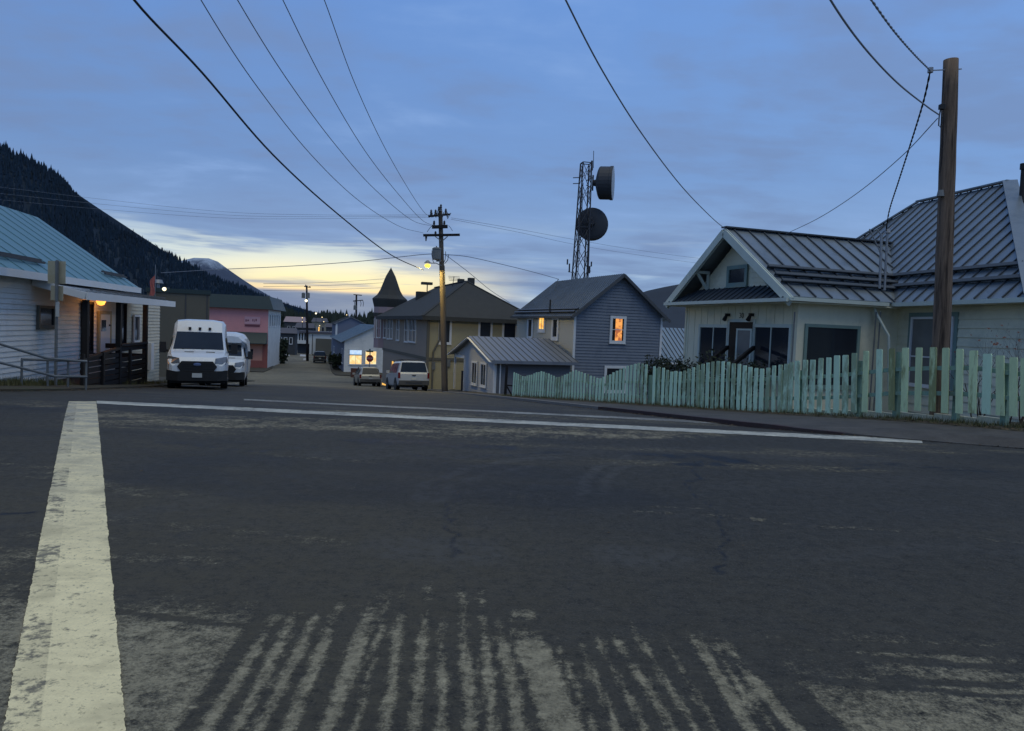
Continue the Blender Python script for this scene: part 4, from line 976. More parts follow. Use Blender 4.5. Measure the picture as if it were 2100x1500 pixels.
# ---------------------------------------------- olive flat roofed building behind the left one
p = P(428, 720, 62); FO = Frame(p.x, p.y, (.91, .41)); L_, _ = FO.hit_y(300, 700); zt_ = FO.hit_y(400, 601)[1]
O = thing('building', 'drab olive flat roofed building standing behind the white passenger van', 'building', (p.x, p.y, 0), FO.rz)
core(O, 'olive_wall', L_, 0, 0, 12, base(62)-.4, zt_-.1)
pr = MB(); pr.box(L_-.1, .1, -.1, 12.1, zt_-.1, zt_+.25); pr.build('parapet', 'dark_green_metal', O)
bt = MB()
for px in (380, 424): u, _ = FO.hit_y(px, 660); bt.box(u-.06, u+.06, -.03, -.004, base(62), zt_-.15)
bt.build('downspout', 'grey_plastic', O)
q = FO.loc(P(323, 592, 60)); hd = MB(); hd.cyl((q[0], q[1]+2, q[2]-1.0), (q[0], q[1]+2, q[2]+.5), .12, .12, 10); hd.cyl((q[0], q[1]+2, q[2]+.5), (q[0], q[1]+2, q[2]+.8), .42, .3, 12); hd.build('vent_hood', 'galvanised', O)
q = P(337, 593, 60.5); wl_ = thing('wall_lamp', 'small bright bulb fitted to the roof edge of the olive building', 'lamp', q)
b1 = MB(); b1.lathe((0, 0, 0), [(.02, -.16), (.13, -.1), (.16, 0), (.12, .1), (.02, .14)], 10); b1.build('bulb', 'white_bulb', wl_); b2 = MB(); b2.bar((0, 0, .12), (-.05, 1.0, .12), .05, .05); b2.build('bracket', 'dull_pipe', wl_)
fg = thing('flag', 'faded red flag hanging limp from a thin roof pole', 'flag', P(318, 600, 59))
fp = MB(); fp.cyl((0, 0, -1.0), (0, 0, 2.2), .03, .02, 8); fp.build('pole', 'galvanised', fg)
fc = MB(); nn = 9
for i in range(nn):
    z = 1.45-1.6*i/(nn-1)
    for j in range(5): fc.v.append((-.03-.09*j+.05*math.sin(i*1.1+j), .05*math.sin(j*2.1+i*.6), z-.12*j))
for i in range(nn-1):
    for j in range(4): fc.f.append((i*5+j, i*5+j+1, (i+1)*5+j+1, (i+1)*5+j)); fc.mi.append(0)
fc.build('cloth', 'flag_cloth', fg)

# ---------------------------------------------- white building with teal roof on the left
p = P(0, 700, 19); FL = Frame(p.x, p.y, (-.19, .98))
Lh = thing('building', 'low white clapboard building with teal metal roof and dark porch rail', 'building', (p.x, p.y, 0), FL.rz)
xe, _ = FL.hit_y(286, 590, -.5); _, ez = FL.hit_y(0, 551, -.5); ez = .5*(ez+FL.hit_y(286, 590, -.5)[1]); x328, _ = FL.hit_y(328, 700)
zb = -1.6; x0 = -9.0; rz = 4.97; ry = 3.1
core(Lh, 'white_siding', x0, xe-.35, .03, 6.6, zb, ez-.02)
wl = MB(); clap(wl, mapy(.03), x0, xe-.35, zb, ez-.12, .14, .036)
clap(wl, mapX(xe-.35), .03, 6.6, zb, rz-.1, .14, .036, gable_lim(.03, 6.6, ez, 3.1, rz-.15)); wl.build('siding', 'white_siding', Lh)
core(Lh, 'cream_siding', xe-.34, x328, .04, 4.5, zb, 2.25, 'extension_wall')
we = MB(); clap(we, mapy(.04), xe-.34, x328, zb, 2.2, .14, .036); clap(we, mapX(x328), .04, 4.5, zb, 2.2, .14, .036); we.build('extension_siding', 'cream_siding', Lh)
rf = MB(); seam_roof(rf, [(x0-.3, -.5, ez), (xe, -.5, ez), (xe, ry, rz), (x0-.3, ry, rz)], .9, .02, .03, .1); seam_roof(rf, [(xe, 7.1, ez), (x0-.3, 7.1, ez), (x0-.3, ry, rz), (xe, ry, rz)], .9, .02, .03, .1); rf.build('roof', ['teal_roof', 'teal_seam'], Lh)
sl = Vector((0, ry+.5, rz-ez)).normalized()
for a, b_, g_ in ((FL.hit_y(-400, 500, -.2)[0], FL.hit_y(97, 545, -.2)[0], .45), (FL.hit_y(222, 572, -.2)[0], xe-.2, .5)):
    sg_ = MB()
    for g2 in (g_, g_+.12): sg_.bar(Vector((max(a, x0), -.5, ez+.1))+sl*g2, Vector((b_, -.5, ez+.1))+sl*g2, .05, .06)
    sg_.build('snow_guard', 'slate_seam', Lh)
fa = MB(); fa.bar((x0-.3, -.53, ez-.09), (xe+.02, -.53, ez-.09), .07, .2); fa.bar((xe+.02, -.5, ez-.04), (xe+.02, ry, rz-.08), .05, .16, (1, 0, 0)); fa.build('fascia', 'white_trim', Lh)
c1 = FL.hit_y(176, 600, -1.5)[0]; c2 = FL.hit_y(356, 625, -1.5)[0]; c0 = FL.hit_y(66, 585, -.02)[0]
cn_ = MB(); cz = 2.03; czi = 2.36
seam_roof(cn_, [(c1, -1.5, cz), (c2, -1.5, cz), (c2-.3, .6, czi+.05), (c0, -.02, czi-.03)], .8, .02, .03, .07)
cn_.build('canopy', ['canopy_metal', 'slate_seam'], Lh)
cf = MB(); cf.bar((c1, -1.53, cz-.1), (c2+.05, -1.53, cz-.1), .06, .22); cf.bar((c2+.02, -1.5, cz-.1), (c2-.25, .6, czi-.06), .06, .22); cf.bar((c0, -.03, czi-.1), (c1, -1.5, cz-.1), .05, .2); cf.build('canopy_fascia', 'white_trim', Lh)
cg = MB(); a_ = FL.hit_y(178, 612, -1.5)[0]; cg.bar((c1+1.0, -1.3, cz+.12), (c2-.6, -1.3, cz+.12), .08, .05); cg.build('canopy_snow_guard', 'slate_seam', Lh)
ce = MB(); ce.slab([(c1+.08, -1.46, cz-.1), (c2-.05, -1.46, cz-.1), (c2-.3, -.03, czi-.1), (c0+.1, -.03, czi-.12)], .03); ce.build('canopy_ceiling', 'cream_siding', Lh)
for a, b_, gl_, fr_ in (((77, 633), (107, 667), 'dark_glass', 'olive_wall'), ((168, 624), (185, 720), 'dark_glass', 'dark_wood'), ((241, 624), (254, 712), 'dark_glass', 'dark_wood'), ((273, 650), (282, 698), 'dark_glass', 'white_trim')):
    r = px_rect(FL, a, b_); window(Lh, mapy(-.012), r[0], r[1], r[2], r[3], fr_, gl_, .08, (), (), .07)
r = px_rect(FL, (201.5, 645), (221, 722)); dm = MB(); dm.box(r[0], r[1], .005, .06, r[2], r[3], m=mapy(-.012)); dd = dm.build('door', 'white_trim', Lh)
dg = MB(); dg.box(r[0]+.1, r[0]+.55*(r[1]-r[0]), .062, .07, r[2]+.75, r[3]-.2, m=mapy(-.012)); dg.build('pane', 'dark_glass', dd)
dk = MB(); dk.cyl((r[1]-.12, -.04, r[2]+.95), (r[1]-.12, -.14, r[2]+.95), .035, .035, 8); dk.build('handle', 'dull_pipe', dd)
fr = MB()
for a0, a1 in ((r[0]-.12, r[0]), (r[1], r[1]+.12)): fr.box(a0, a1, .003, .075, r[2], r[3]+.12, m=mapy(-.012))
fr.box(r[0], r[1], .003, .075, r[3], r[3]+.12, m=mapy(-.012)); fr.build('door_frame', 'beige_siding', Lh)
xp = [FL.hit_y(px, 700, -1.38)[0] for px in (175, 243.5, 297.5)]
for x in xp: q = MB(); q.box(x-.075, x+.075, -1.455, -1.305, zb, cz-.21); q.build('porch_post', 'dark_wood', Lh)
pf = -.62; dk = MB(); dk.box(xp[0]-.3, xp[2], -1.3, 0.0, pf-.12, pf); dk.build('porch_floor', 'dark_wood', Lh)
rl = MB()
for k in range(9):
    z = -1.12+.17*k
    rl.box(xp[0]-.35, xp[1]-.08, -1.42, -1.37, z, z+.135) if z < .16 else None
    rl.box(xp[1]+.08, xp[2]-.08, -1.42, -1.37, z, z+.135) if (k % 2 == 0 or z < -.25) else None
for k in range(5): rl.box(xp[2]-.03, xp[2]+.03, -1.3, -.05, -1.1+.33*k, -.93+.33*k)
rl.bar((xp[0]-.4, -1.4, .12), (xp[1], -1.4, .36), .14, .07); rl.bar((xp[1], -1.4, .45), (xp[2], -1.4, .45), .16, .07)
for x in (xp[0]-.4, xp[0]+1.2, xp[1]+.9): rl.box(x-.06, x+.06, -1.5, -1.425, zb, .3)
rl.build('porch_railing', 'dark_wood', Lh)
q = FL.hit_y(207, 618, -.3); gl_ = MB(); gl_.lathe((q[0], -.3, q[1]), [(.02, -.15), (.10, -.12), (.155, 0), (.10, .12), (.03, .15)], 14); gl_.build('globe_lamp', 'porch_bulb', Lh, smooth=True)
bk = MB(); bk.bar((q[0], -.28, q[1]+.15), (q[0], 0, q[1]+.2), .04, .04); bk.build('lamp_bracket', 'black_plastic', Lh)
def lamp(name, loc, energy, col, size=.15):
    l = bpy.data.objects.new(name, bpy.data.lights.new(name, 'POINT')); COL.objects.link(l); l.location = loc
    l.data.energy = energy; l.data.color = col; l.data.shadow_soft_size = size; return l
lamp('porch_light', FL.world(q[0], -.62, q[1]-.1), 9, (1, .42, .1), .12)
eb = MB(); q = FL.hit_y(305, 730, 0); eb.box(q[0]-.2, q[0]+.25, -.15, 0, -.9, .25); eb.build('utility_box', 'white_trim', Lh)

# ---------------------------------------------- far harbour buildings
def far_house(label, x0, x1, ytop, yeave, ybot, Y, wall, roof, cat='house', name='house', lit=None):
    a = P(x0, ybot, Y); b_ = P(x1, ybot, Y); w = b_.x-a.x; t_ = thing(name, label, cat, (a.x, a.y, 0), .12)
    z0 = min(a.z, base(Y))-.3; ze = P(x0, yeave, Y).z; zr_ = P(x0, ytop, Y).z
    core(t_, wall, 0, w, 0, w*.7, z0, ze)
    mb = MB(); mb.add([(-.4, -.4, ze), (w+.4, -.4, ze), (w+.4, w*.7+.4, ze), (-.4, w*.7+.4, ze), (0, w*.35, zr_), (w, w*.35, zr_)], [(0, 1, 5, 4), (2, 3, 4, 5), (1, 2, 5), (3, 0, 4), (3, 2, 1, 0)]); mb.build('roof', roof, t_)
    for k, (fx, li) in enumerate(((.22, 0), (.5, 1), (.78, 0))):
        h = ze-z0
        window(t_, mapy(0), w*fx-w*.06, w*fx+w*.06, z0+h*.55, z0+h*.8, 'white_trim', 'lit_amber' if lit and li else 'dark_glass', .1, depth=.1)
    return t_
far_house('long dark waterfront shed left of the white harbour hall', 566, 604, 672, 683, 706, 150, 'far_dark_wall', 'far_roof', 'shed', 'shed')
far_house('dim house with faded mauve roof on the far shore', 583, 622, 649, 660, 680, 300, 'far_dark_wall', 'mauve_siding')
far_house('tan far house with one lit window beyond the utility pole', 640, 668, 652, 660, 682, 280, 'far_tan_wall', 'far_roof', lit=True)
far_house('small dark far house between the shed and the tan house', 606, 640, 662, 672, 690, 240, 'far_dark_wall', 'far_roof', lit=True)
far_house('grey far house low behind the harbour hall roof', 668, 690, 663, 671, 690, 260, 'far_dark_wall', 'far_roof')
p = P(608, 706, 165); hw = thing('hall', 'long white harbour hall with open columns at its left end', 'hall', (p.x, p.y, 0), .06)
w = P(681, 706, 165).x-p.x; zz = lambda py: P(640, py, 165).z; zb = base(165)-.3
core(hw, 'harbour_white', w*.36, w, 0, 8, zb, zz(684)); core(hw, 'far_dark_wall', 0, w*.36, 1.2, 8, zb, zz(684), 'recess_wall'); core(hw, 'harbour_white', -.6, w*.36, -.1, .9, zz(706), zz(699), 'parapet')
for k in range(5): core(hw, 'harbour_white', .2+k*w*.075, .45+k*w*.075, .1, .4, zz(699), zz(684), 'column')
core(hw, 'far_roof', -.8, w+.6, -.5, 8.4, zz(684)+.003, zz(680), 'roof')
core(hw, 'olive_wall', w*.58, w, -2.0, -.05, zb, zz(694), 'porch'); core(hw, 'far_dark_wall', w*.43, w*.45, -.06, -.003, zb, zz(686), 'door')
# ================================================================== picket fence
FT = [(1053, 763.5), (1075, 773), (1111, 761), (1144, 775), (1179, 759), (1205, 768), (1229, 777), (1250, 768), (1267, 760), (1290, 749), (1306, 745), (1322, 746), (1331, 749),
      (1342, 752), (1356, 753), (1376, 762), (1398, 762), (1420, 754), (1439, 747), (1462, 742), (1484, 740), (1520, 748), (1545, 754), (1570, 756), (1590, 750), (1607, 747),
      (1625, 742), (1676, 736), (1739, 727), (1775, 721), (1805, 717), (1833, 715), (1860, 714), (1914, 713), (1944, 714), (1998, 720), (2085, 733), (2110, 737)]
FBt = [(1051, 814), (1113, 820), (1179, 827), (1240, 832), (1324, 836), (1349, 836.5), (1430, 841), (1502, 843), (1592, 847), (1628, 846), (1730, 847), (1802, 846), (1827, 843), (1911, 845), (1995, 848), (2076, 853), (2110, 855)]
A0 = Vector((0, 33, 0)); A1 = Vector((8.73, 12.6, 0)); FD = (A1-A0).normalized(); FN = Vector((FD.y, -FD.x, 0))
if FN.y > 0: FN = -FN         # towards the road
FF = Frame(0, 33, FD)
def fhit(px, py): return FF.hit_y(px, py)
prr = random.Random(21)
def fence_section(name, label, pxs, mat, posts, width, kink=0.0):
    x0, _ = fhit(pxs[0], 800); x1, _ = fhit(pxs[-1], 800)
    o = thing(name, label, 'fence', FF.world(x0, 0, zr(FF.world(x0, 0).y)), FF.rz)
    lo = o.location.copy()
    def L(x, y, z): return (x-x0, y, z-lo.z)
    rows = []
    for i, px in enumerate(pxs):
        pt = lerp_tab(FT, px); pb = lerp_tab(FBt, px)
        x, zt = fhit(px+1.5, pt); xb, zb = fhit(px-1.5, pb)
        w = width*(prr.uniform(.9, 1.1)); le = prr.uniform(-.012, .012)+(x-xb)*.5; th = .02
        zt += prr.uniform(-.012, .012); zb += prr.uniform(-.02, .015); c = .5*(x+xb); rows.append((c, zb, zt))
        mb = MB(); y0 = -.03; t1 = prr.uniform(-.006, .006); bev = .012
        # a board with slightly rounded top and worn edge
        prof = [(-w/2, 0), (w/2, 0), (w/2+t1, (zt-zb)-.03), (w/2-bev, zt-zb), (-w/2+bev*prr.uniform(.5, 2), zt-zb-.004), (-w/2+t1, (zt-zb)-.025)]
        nP = len(prof); vs = []
        for yy in (y0, y0+th):
            for (u, h) in prof:
                s = le*(h/(zt-zb)*2-1); vs.append(L(c+u+s, yy+prr.uniform(-.002, .002), zb+h))
        mb.add(vs, [list(range(nP))[::-1], list(range(nP, 2*nP))]+[(k, (k+1) % nP, nP+(k+1) % nP, nP+k) for k in range(nP)])
        mm = mat(px) if callable(mat) else mat
        mb.build('picket', mm, o)
    for f in (.30, .72):
        rb = MB(); pr = [(c, zb+(min(zt, zb+1.15)-zb)*f) for c, zb, zt in rows]
        for a, b_ in zip(pr[::3], pr[3::3]+[pr[-1]]):
            rb.bar(L(a[0], .03, a[1]), L(b_[0], .03, b_[1]), .045, .08)
        rb.build('rail', 'mint_rail', o)
    for px, top in posts:
        x, zt = fhit(px, top); wp = FF.world(x, .1); q = MB(); q.box(x-x0-.05, x-x0+.05, .06, .16, zr(wp.y)-.3-lo.z, zt-lo.z); q.build('post', 'mint_rail', o)
    return o
def spread(a, b, da, db):
    out = []; x = a
    while x < b: out.append(x); t_ = (x-a)/(b-a); x += da+(db-da)*t_
    return out
fence_section('picket_fence', 'far mint picket fence with a wavy scalloped top, running from dark post to gate gap', spread(1054, 1331, 4.3, 8.0), 'mint_paint', [(1056, 768), (1140, 778), (1230, 780), (1329, 770)], .13)
fence_section('picket_fence', 'middle mint picket fence, close pickets, below the cottage door from the gate gap rightwards', [1342]+spread(1352, 1604, 8.2, 13.2), 'mint_paint', [(1343, 756), (1430, 760), (1520, 765), (1600, 760)], .13)
fence_section('picket_fence', 'near stretch of weathered mossy picket fence with wide gaps beside the leaning wooden pole', [1612, 1623, 1636, 1652, 1667, 1683, 1700, 1717, 1735, 1753, 1776, 1804, 1830, 1857, 1885, 1914, 1940, 1969, 1997, 2025, 2053, 2080, 2104, 2130],
              lambda px: 'mint_paint' if px < 1760 or px in (1804, 2025) else 'mossy_mint_paint', [(1640, 760), (1760, 740), (1838, 722), (1960, 735), (2060, 745)], .145)
p0 = P(1036, 808, 35.5); bp = thing('fence_post', 'dark leaning post with a broken brace at the far fence end', 'post', (p0.x, p0.y, zr(35.5)-.1))
mb = MB(); q = P(1040, 741, 35.5)-p0; mb.bar((0, 0, -.2), q, .13, .13); mb.bar((0, 0, q.z*.38), (.45, 0, q.z*.36), .05, .07); mb.bar((.05, 0, q.z*.36), (.38, 0, .02), .05, .07); mb.build('post', 'dark_wood', bp)
# low white board along the foot of the near fence
gb = thing('garden_wall', 'low pale skirting wall at the foot of the near mossy fence', 'wall', FF.world(0, 0, 0), FF.rz)
xa_, _ = fhit(1600, 850); xb_, _ = fhit(2040, 850); mb = MB(); n = 12
for i in range(n):
    a = xa_+(xb_-xa_)*i/n; b_ = xa_+(xb_-xa_)*(i+1)/n; za_ = zr(FF.world(a, 0).y)-.15; h = .30
    mb.box(a, b_-.004, .18, .26, za_, za_+h+.02*(i % 2))
mb.build('wall', 'yard_house_siding', gb)

# ================================================================== utility poles
def pole_mesh(a, b, r0, r1, mat, parent, name='pole', n=20, seg=14):
    a = Vector(a); b = Vector(b); mb = MB(); ru = random.Random(4); pts = []; rr = []
    for i in range(seg+1):
        t_ = i/seg; pts.append(a.lerp(b, t_)+Vector((ru.uniform(-.006, .006), ru.uniform(-.006, .006), 0))); rr.append(r0+(r1-r0)*t_+ru.uniform(-.004, .004))
    mb.tube(pts, rr, n); return mb.build(name, mat, parent, smooth=True)
YP = 14.45
a = P(1927, 856, YP); a.z = zr(YP)-.02; b_ = P(1950, 123, YP)
pl = thing('utility_pole', 'near leaning brown wooden pole rising through the mossy picket fence', 'pole', a); d = b_-a
pole_mesh((0, 0, -.4), d, .168, .133, 'pole_wood', pl)
hw_ = MB(); e_ = P(1908, 145, YP-.05)-a; f_ = P(1972, 142, YP)-a; hw_.bar(e_, f_, .018, .018); hw_.cyl(e_+Vector((0, 0, -.04)), e_+Vector((0, 0, .05)), .05, .05, 10); hw_.build('eye_bolt', 'galvanised', pl)
cl_ = MB(); q = P(1930, 218, YP-.12)-a; cl_.box(q.x-.03, q.x+.06, q.y-.04, q.y+.04, q.z-.06, q.z+.03); cl_.tube([q, P(1926, 240, YP-.12)-a, P(1925, 258, YP-.12)-a, P(1929, 262, YP-.12)-a, P(1932, 240, YP-.12)-a], .012, 6); cl_.build('cable_clamp', 'black_plastic', pl)
mb = MB(); q = P(1925, 400, YP)-a; mb.cyl(q+Vector((-.02, -.1, -.05)), q+Vector((-.02, -.1, .07)), .07, .05, 10); mb.build('knob', 'dull_pipe', pl)

a = P(913, 806, 45); a.z = base(45)-.05; b_ = P(903, 432, 45); d = b_-a
up = thing('utility_pole', 'tall grey street pole with crossarms, transformer and glowing yellow lamp', 'pole', a)
pole_mesh((0, 0, -.3), d, .20, .125, 'grey_pole_wood', up)
q = lambda px, py, Y=45: P(px, py, Y)-a
def part(name, mat, fn, par=up): mb = MB(); fn(mb); return mb.build(name, mat, par)
part('crossarm', 'dark_wood', lambda m_: m_.bar(q(868, 483, 44.8), q(943, 482, 44.8), .12, .14))
part('crossarm', 'dark_wood', lambda m_: m_.bar(q(886, 466, 44.8), q(918, 465, 44.8), .12, .2))
part('crossarm', 'dark_wood', lambda m_: m_.bar(q(880, 444, 43.9), q(922, 440, 46.2), .12, .12))
part('brace', 'dull_pipe', lambda m_: (m_.bar(q(892, 485, 44.75), q(904, 494, 44.8), .03, .05), m_.bar(q(918, 485, 44.75), q(908, 494, 44.8), .03, .05)))
def ins(m_, px, py, h=.3, Y=44.8):
    c = q(px, py, Y); m_.lathe(c, [(.03, 0), (.09, .02), (.05, h*.3), (.08, h*.45), (.05, h*.6), (.07, h*.75), (.02, h)], 8)
for px, py, h in ((890, 463, .3), (911, 463, .3), (893, 482, .22), (884, 442, .35), (893, 442, .35), (900, 434, .3), (904, 431, .35), (914, 440, .35)): part('insulator', 'insulator', lambda m_: ins(m_, px, py, h))
part('insulator', 'insulator', lambda m_: m_.cyl(q(874, 485, 44.8), q(873.5, 495, 44.8), .07, .03, 8))
def jumpers(m_):
    ru = random.Random(9)
    for k in range(16):
        x = ru.uniform(880, 922); x2 = x+ru.uniform(-10, 10); y = 441+ru.uniform(-4, 2)
        m_.tube([q(x, y, 44.6), q((x+x2)/2, y+ru.uniform(3, 8), 44.6), q(x2, y+ru.uniform(-5, 5), 44.9)], .022, 4)
    for x, y0_, x2, y2 in ((876, 476, 887, 462), (928, 474, 920, 463)): m_.tube([q(x, y0_, 44.7), q((x+x2)/2, (y0_+y2)/2-1, 44.7), q(x2, y2, 44.7)], .018, 4)
part('jumper_wire', 'wire_black', jumpers)
tf = part('transformer', 'transformer_grey', lambda m_: m_.lathe(q(895, 533, 44.6), [(.05, -.03), (.24, 0), (.26, .06), (.26, .58), (.28, .60), (.28, .66), (.2, .72), (.04, .75)], 14))
part('bushing', 'insulator', lambda m_: m_.cyl(q(895.5, 512, 44.6), q(895, 505, 44.6), .05, .03, 8), tf)
part('bracket', 'galvanised', lambda m_: (m_.bar(q(895, 535, 44.7), q(905, 535, 44.9), .06, .12), m_.bar(q(895, 518, 44.7), q(905, 518, 44.9), .05, .08)))
part('cable', 'wire_black', lambda m_: (m_.tube([q(886, 514, 44.5), q(885.5, 524, 44.5), q(888, 536, 44.5), q(891, 541, 44.6)], .02, 5), m_.tube([q(914, 516, 44.7), q(913, 532, 44.8), q(910, 540, 44.9)], .02, 5), m_.tube([q(920, 522, 44.7), q(918, 534, 44.8), q(912, 541, 44.9)], .02, 5),
      m_.tube([q(911, 545, 44.75), q(914, 640, 44.75), q(917, 800, 44.75)], .03, 6)))
part('lamp_arm', 'galvanised', lambda m_: m_.tube([q(905, 545, 44.85), q(894, 540, 44.4), q(883, 540, 44.1)], .03, 6))
sl_ = part('lamp_head', 'galvanised', lambda m_: m_.lathe(q(877, 540, 43.9), [(.06, .16), (.10, .12), (.20, .03), (.21, .0), (.06, .02)], 14))
part('bulb', 'sodium_bulb', lambda m_: m_.lathe(q(877, 541.5, 43.9), [(.05, .0), (.15, -.03), (.18, -.10), (.13, -.2), (.03, -.24)], 14), sl_)
_l = bpy.data.objects.new('street_light', bpy.data.lights.new('street_light', 'SPOT')); COL.objects.link(_l); _l.location = P(877, 549, 43.85)
_l.data.energy = 1050; _l.data.color = (1.0, .74, .22); _l.data.spot_size = math.radians(176); _l.data.spot_blend = .06; _l.data.shadow_soft_size = .15

# distant poles
a = P(631, 728, 125); a.z = base(125); b_ = P(629, 586, 125); d = b_-a
fp_ = thing('utility_pole', 'far dark street pole with two transformers and a pale lamp above the white hall', 'pole', a)
pole_mesh((0, 0, -.3), d, .24, .15, 'dark_wood', fp_, n=10, seg=4); q2 = lambda px, py, Y=124.6: P(px, py, Y)-a
for px in (622, 631.5): part('transformer', 'transformer_grey', lambda m_: m_.lathe(q2(px, 612), [(.1, 0), (.3, .02), (.3, .85), (.1, .95)], 10), fp_)
part('crossarm', 'dark_wood', lambda m_: m_.bar(q2(624, 588), q2(637, 590), .12, .14), fp_)
for px, py in ((627, 586), (635.5, 589)): part('insulator', 'insulator', lambda m_: m_.cyl(q2(px, py+1), q2(px, py-2), .13, .06, 8), fp_)
fl_ = part('lamp_arm', 'galvanised', lambda m_: m_.tube([q2(630, 614), q2(628, 616, 123.6)], .05, 5), fp_)
part('bulb', 'white_bulb', lambda m_: m_.lathe(q2(628, 617, 123.5), [(.05, -.22), (.22, -.1), (.25, .05), (.05, .22)], 8), fl_)
a = P(731, 690, 140); a.z = base(140)-.2; b_ = P(731, 605, 140); d = b_-a
fq_ = thing('utility_pole', 'far dark pole with double crossarms behind the blue grey warehouse roof', 'pole', a)
pole_mesh((0, 0, -.3), d, .24, .16, 'dark_wood', fq_, n=10, seg=4); q3 = lambda px, py, Y=139.7: P(px, py, Y)-a
part('crossarm', 'dark_wood', lambda m_: m_.bar(q3(725, 604.5), q3(742, 606), .13, .16), fq_); part('crossarm', 'dark_wood', lambda m_: m_.bar(q3(724, 618), q3(744, 616), .13, .16), fq_)
part('jumper_wire', 'wire_black', lambda m_: [m_.tube([q3(x, 616), q3(x+1.5, 623), q3(x+.5, 629)], .06, 4) for x in (726, 728.5, 739, 744)], fq_)
part('transformer', 'transformer_grey', lambda m_: m_.lathe(q3(728, 636), [(.1, 0), (.3, .02), (.3, .8), (.1, .9)], 8), fq_)

# ================================================================== wires
def wire(label, pp, Ya, Yb, r, mat='wire_black', name='power_line', n=8, twist=False, group=None):
    """a hanging cable: the points seen in the photo, put on the upright plane between its two ends"""
    A_ = P(*pp[0], Ya); B_ = P(*pp[-1], Yb); dd = Vector((B_.x-A_.x, B_.y-A_.y, 0)); nn = Vector((-dd.y, dd.x, 0)).normalized()
    pts = []
    for (px, py) in pp:
        rr_ = ray(px, py); t_ = (A_-CAM).dot(nn)/rr_.dot(nn); pts.append(CAM+rr_*t_)
    out = []
    ext = [pts[0]*2-pts[1]]+pts+[pts[-1]*2-pts[-2]]
    for i in range(1, len(ext)-2):
        p0, p1, p2, p3 = ext[i-1:i+3]
        for k in range(n):
            t_ = k/n; out.append(.5*((2*p1)+(p2-p0)*t_+(2*p0-5*p1+4*p2-p3)*t_*t_+(3*p1-p0-3*p2+p3)*t_**3))
    out.append(pts[-1]); o0 = out[-1].copy(); mb = MB()
    if twist:
        for ph in (0, math.pi):
            hel = []; L_ = 0
            fine = []
            for p_, q_ in zip(out, out[1:]):
                for k in range(8): fine.append(p_.lerp(q_, k/8))
            fine.append(out[-1])
            for i, p_ in enumerate(fine):
                if i: L_ += (p_-fine[i-1]).length
                hel.append(p_-o0+Vector((math.cos(L_*14+ph), 0, math.sin(L_*14+ph)))*r*.8)
            mb.tube(hel, r, 5)
    else: mb.tube([p_-o0 for p_ in out], r, 6)
    o = mb.build(name, mat, loc=o0); tag(o, label, 'wire', group); return o
wire('thick dark cable sagging from the upper left to below the yellow lamp', [(170, -160), (275, 0), (415, 150), (560, 318), (690, 437), (800, 522), (868, 554)], 12, 44.6, .024)
wire('thin line, second from the left, falling to the street pole crossarm', [(330, -150), (412, 0), (520, 168), (640, 320), (740, 415), (820, 465), (868, 478)], 13, 44.8, .011, 'wire_grey')
wire('thin line, third from the left, falling to the street pole', [(420, -130), (487, 0), (590, 165), (690, 300), (770, 390), (845, 452), (886, 464)], 13.5, 44.8, .011, 'wire_grey')
wire('thin line, fourth from the left, dropping steeply to the street pole', [(510, -150), (580, 0), (665, 170), (750, 312), (820, 402), (866, 452), (893, 464)], 14, 44.8, .011, 'wire_grey')
wire('steepest thin line reaching the very top of the street pole', [(600, -160), (665, 0), (727, 170), (790, 305), (845, 400), (872, 438), (884, 442)], 14.5, 44.7, .011, 'wire_grey')
wire('single cable dropping from the top centre to the pale cottage gable', [(1080, -170), (1160, 0), (1238, 150), (1320, 280), (1400, 385), (1460, 447), (1491, 473)], 7.5, 25, .011, 'wire_grey', 'service_cable')
wire('smooth grey cable from the upper right edge to the side of the near pole', [(1640, -120), (1703, 0), (1770, 95), (1840, 170), (1900, 218), (1926, 236)], 8, 14.3, .013, 'wire_grey', 'service_cable')
wire('twisted grey cable from the top edge to the bolt at the near pole head', [(1700, -130), (1787, 0), (1835, 66), (1876, 113), (1908, 145)], 7.5, 14.4, .010, 'wire_grey', 'service_cable', twist=True)
wire('black cable falling from the near pole head to the cottage roof mast', [(1908, 146), (1893, 212), (1866, 300), (1843, 372), (1824, 432), (1817, 476)], 14.4, 22.6, .012, 'cable_dark', 'service_cable', twist=True)
wire('thin grey wire sloping from the near pole down to the cottage ridge', [(1923, 243), (1850, 320), (1760, 395), (1680, 447), (1612, 480)], 14.3, 26, .010, 'wire_grey', 'service_cable')
wire('long cable running left from the street pole across the yellow sky', [(330, 560), (450, 553), (600, 546), (740, 536), (860, 523), (900, 521)], 52, 45, .02, 'wire_grey')
wire('cable running right from the street pole to the grey house roof mast', [(906, 522), (960, 527), (1040, 545), (1100, 560), (1146, 573)], 45, 54, .02, 'wire_grey', 'service_cable')
wire('steep thin cable from the street pole to the beige house eave', [(915, 524), (960, 558), (1005, 595), (1045, 621)], 45, 58, .018, 'wire_grey', 'service_cable')
for k, (dy, pa) in enumerate(((0, 'upper'), (13, 'middle'), (26, 'lower'))):
    wire('faint far %s line crossing the sky left of the street pole' % pa, [(0, 384+dy), (200, 408+dy*.8), (450, 434+dy*.5), (650, 441+dy*.3), (880, 441+dy*.2)], 62, 46, .008, 'wire_grey')
for dy, pa in ((0, 'upper'), (10, 'lower')):
    wire('faint far %s line running right of the street pole behind the lattice tower' % pa, [(925, 447+dy*.3), (1060, 470+dy*.6), (1180, 492+dy), (1300, 512+dy), (1440, 531+dy), (1600, 548+dy)], 46, 80, .010, 'wire_grey')
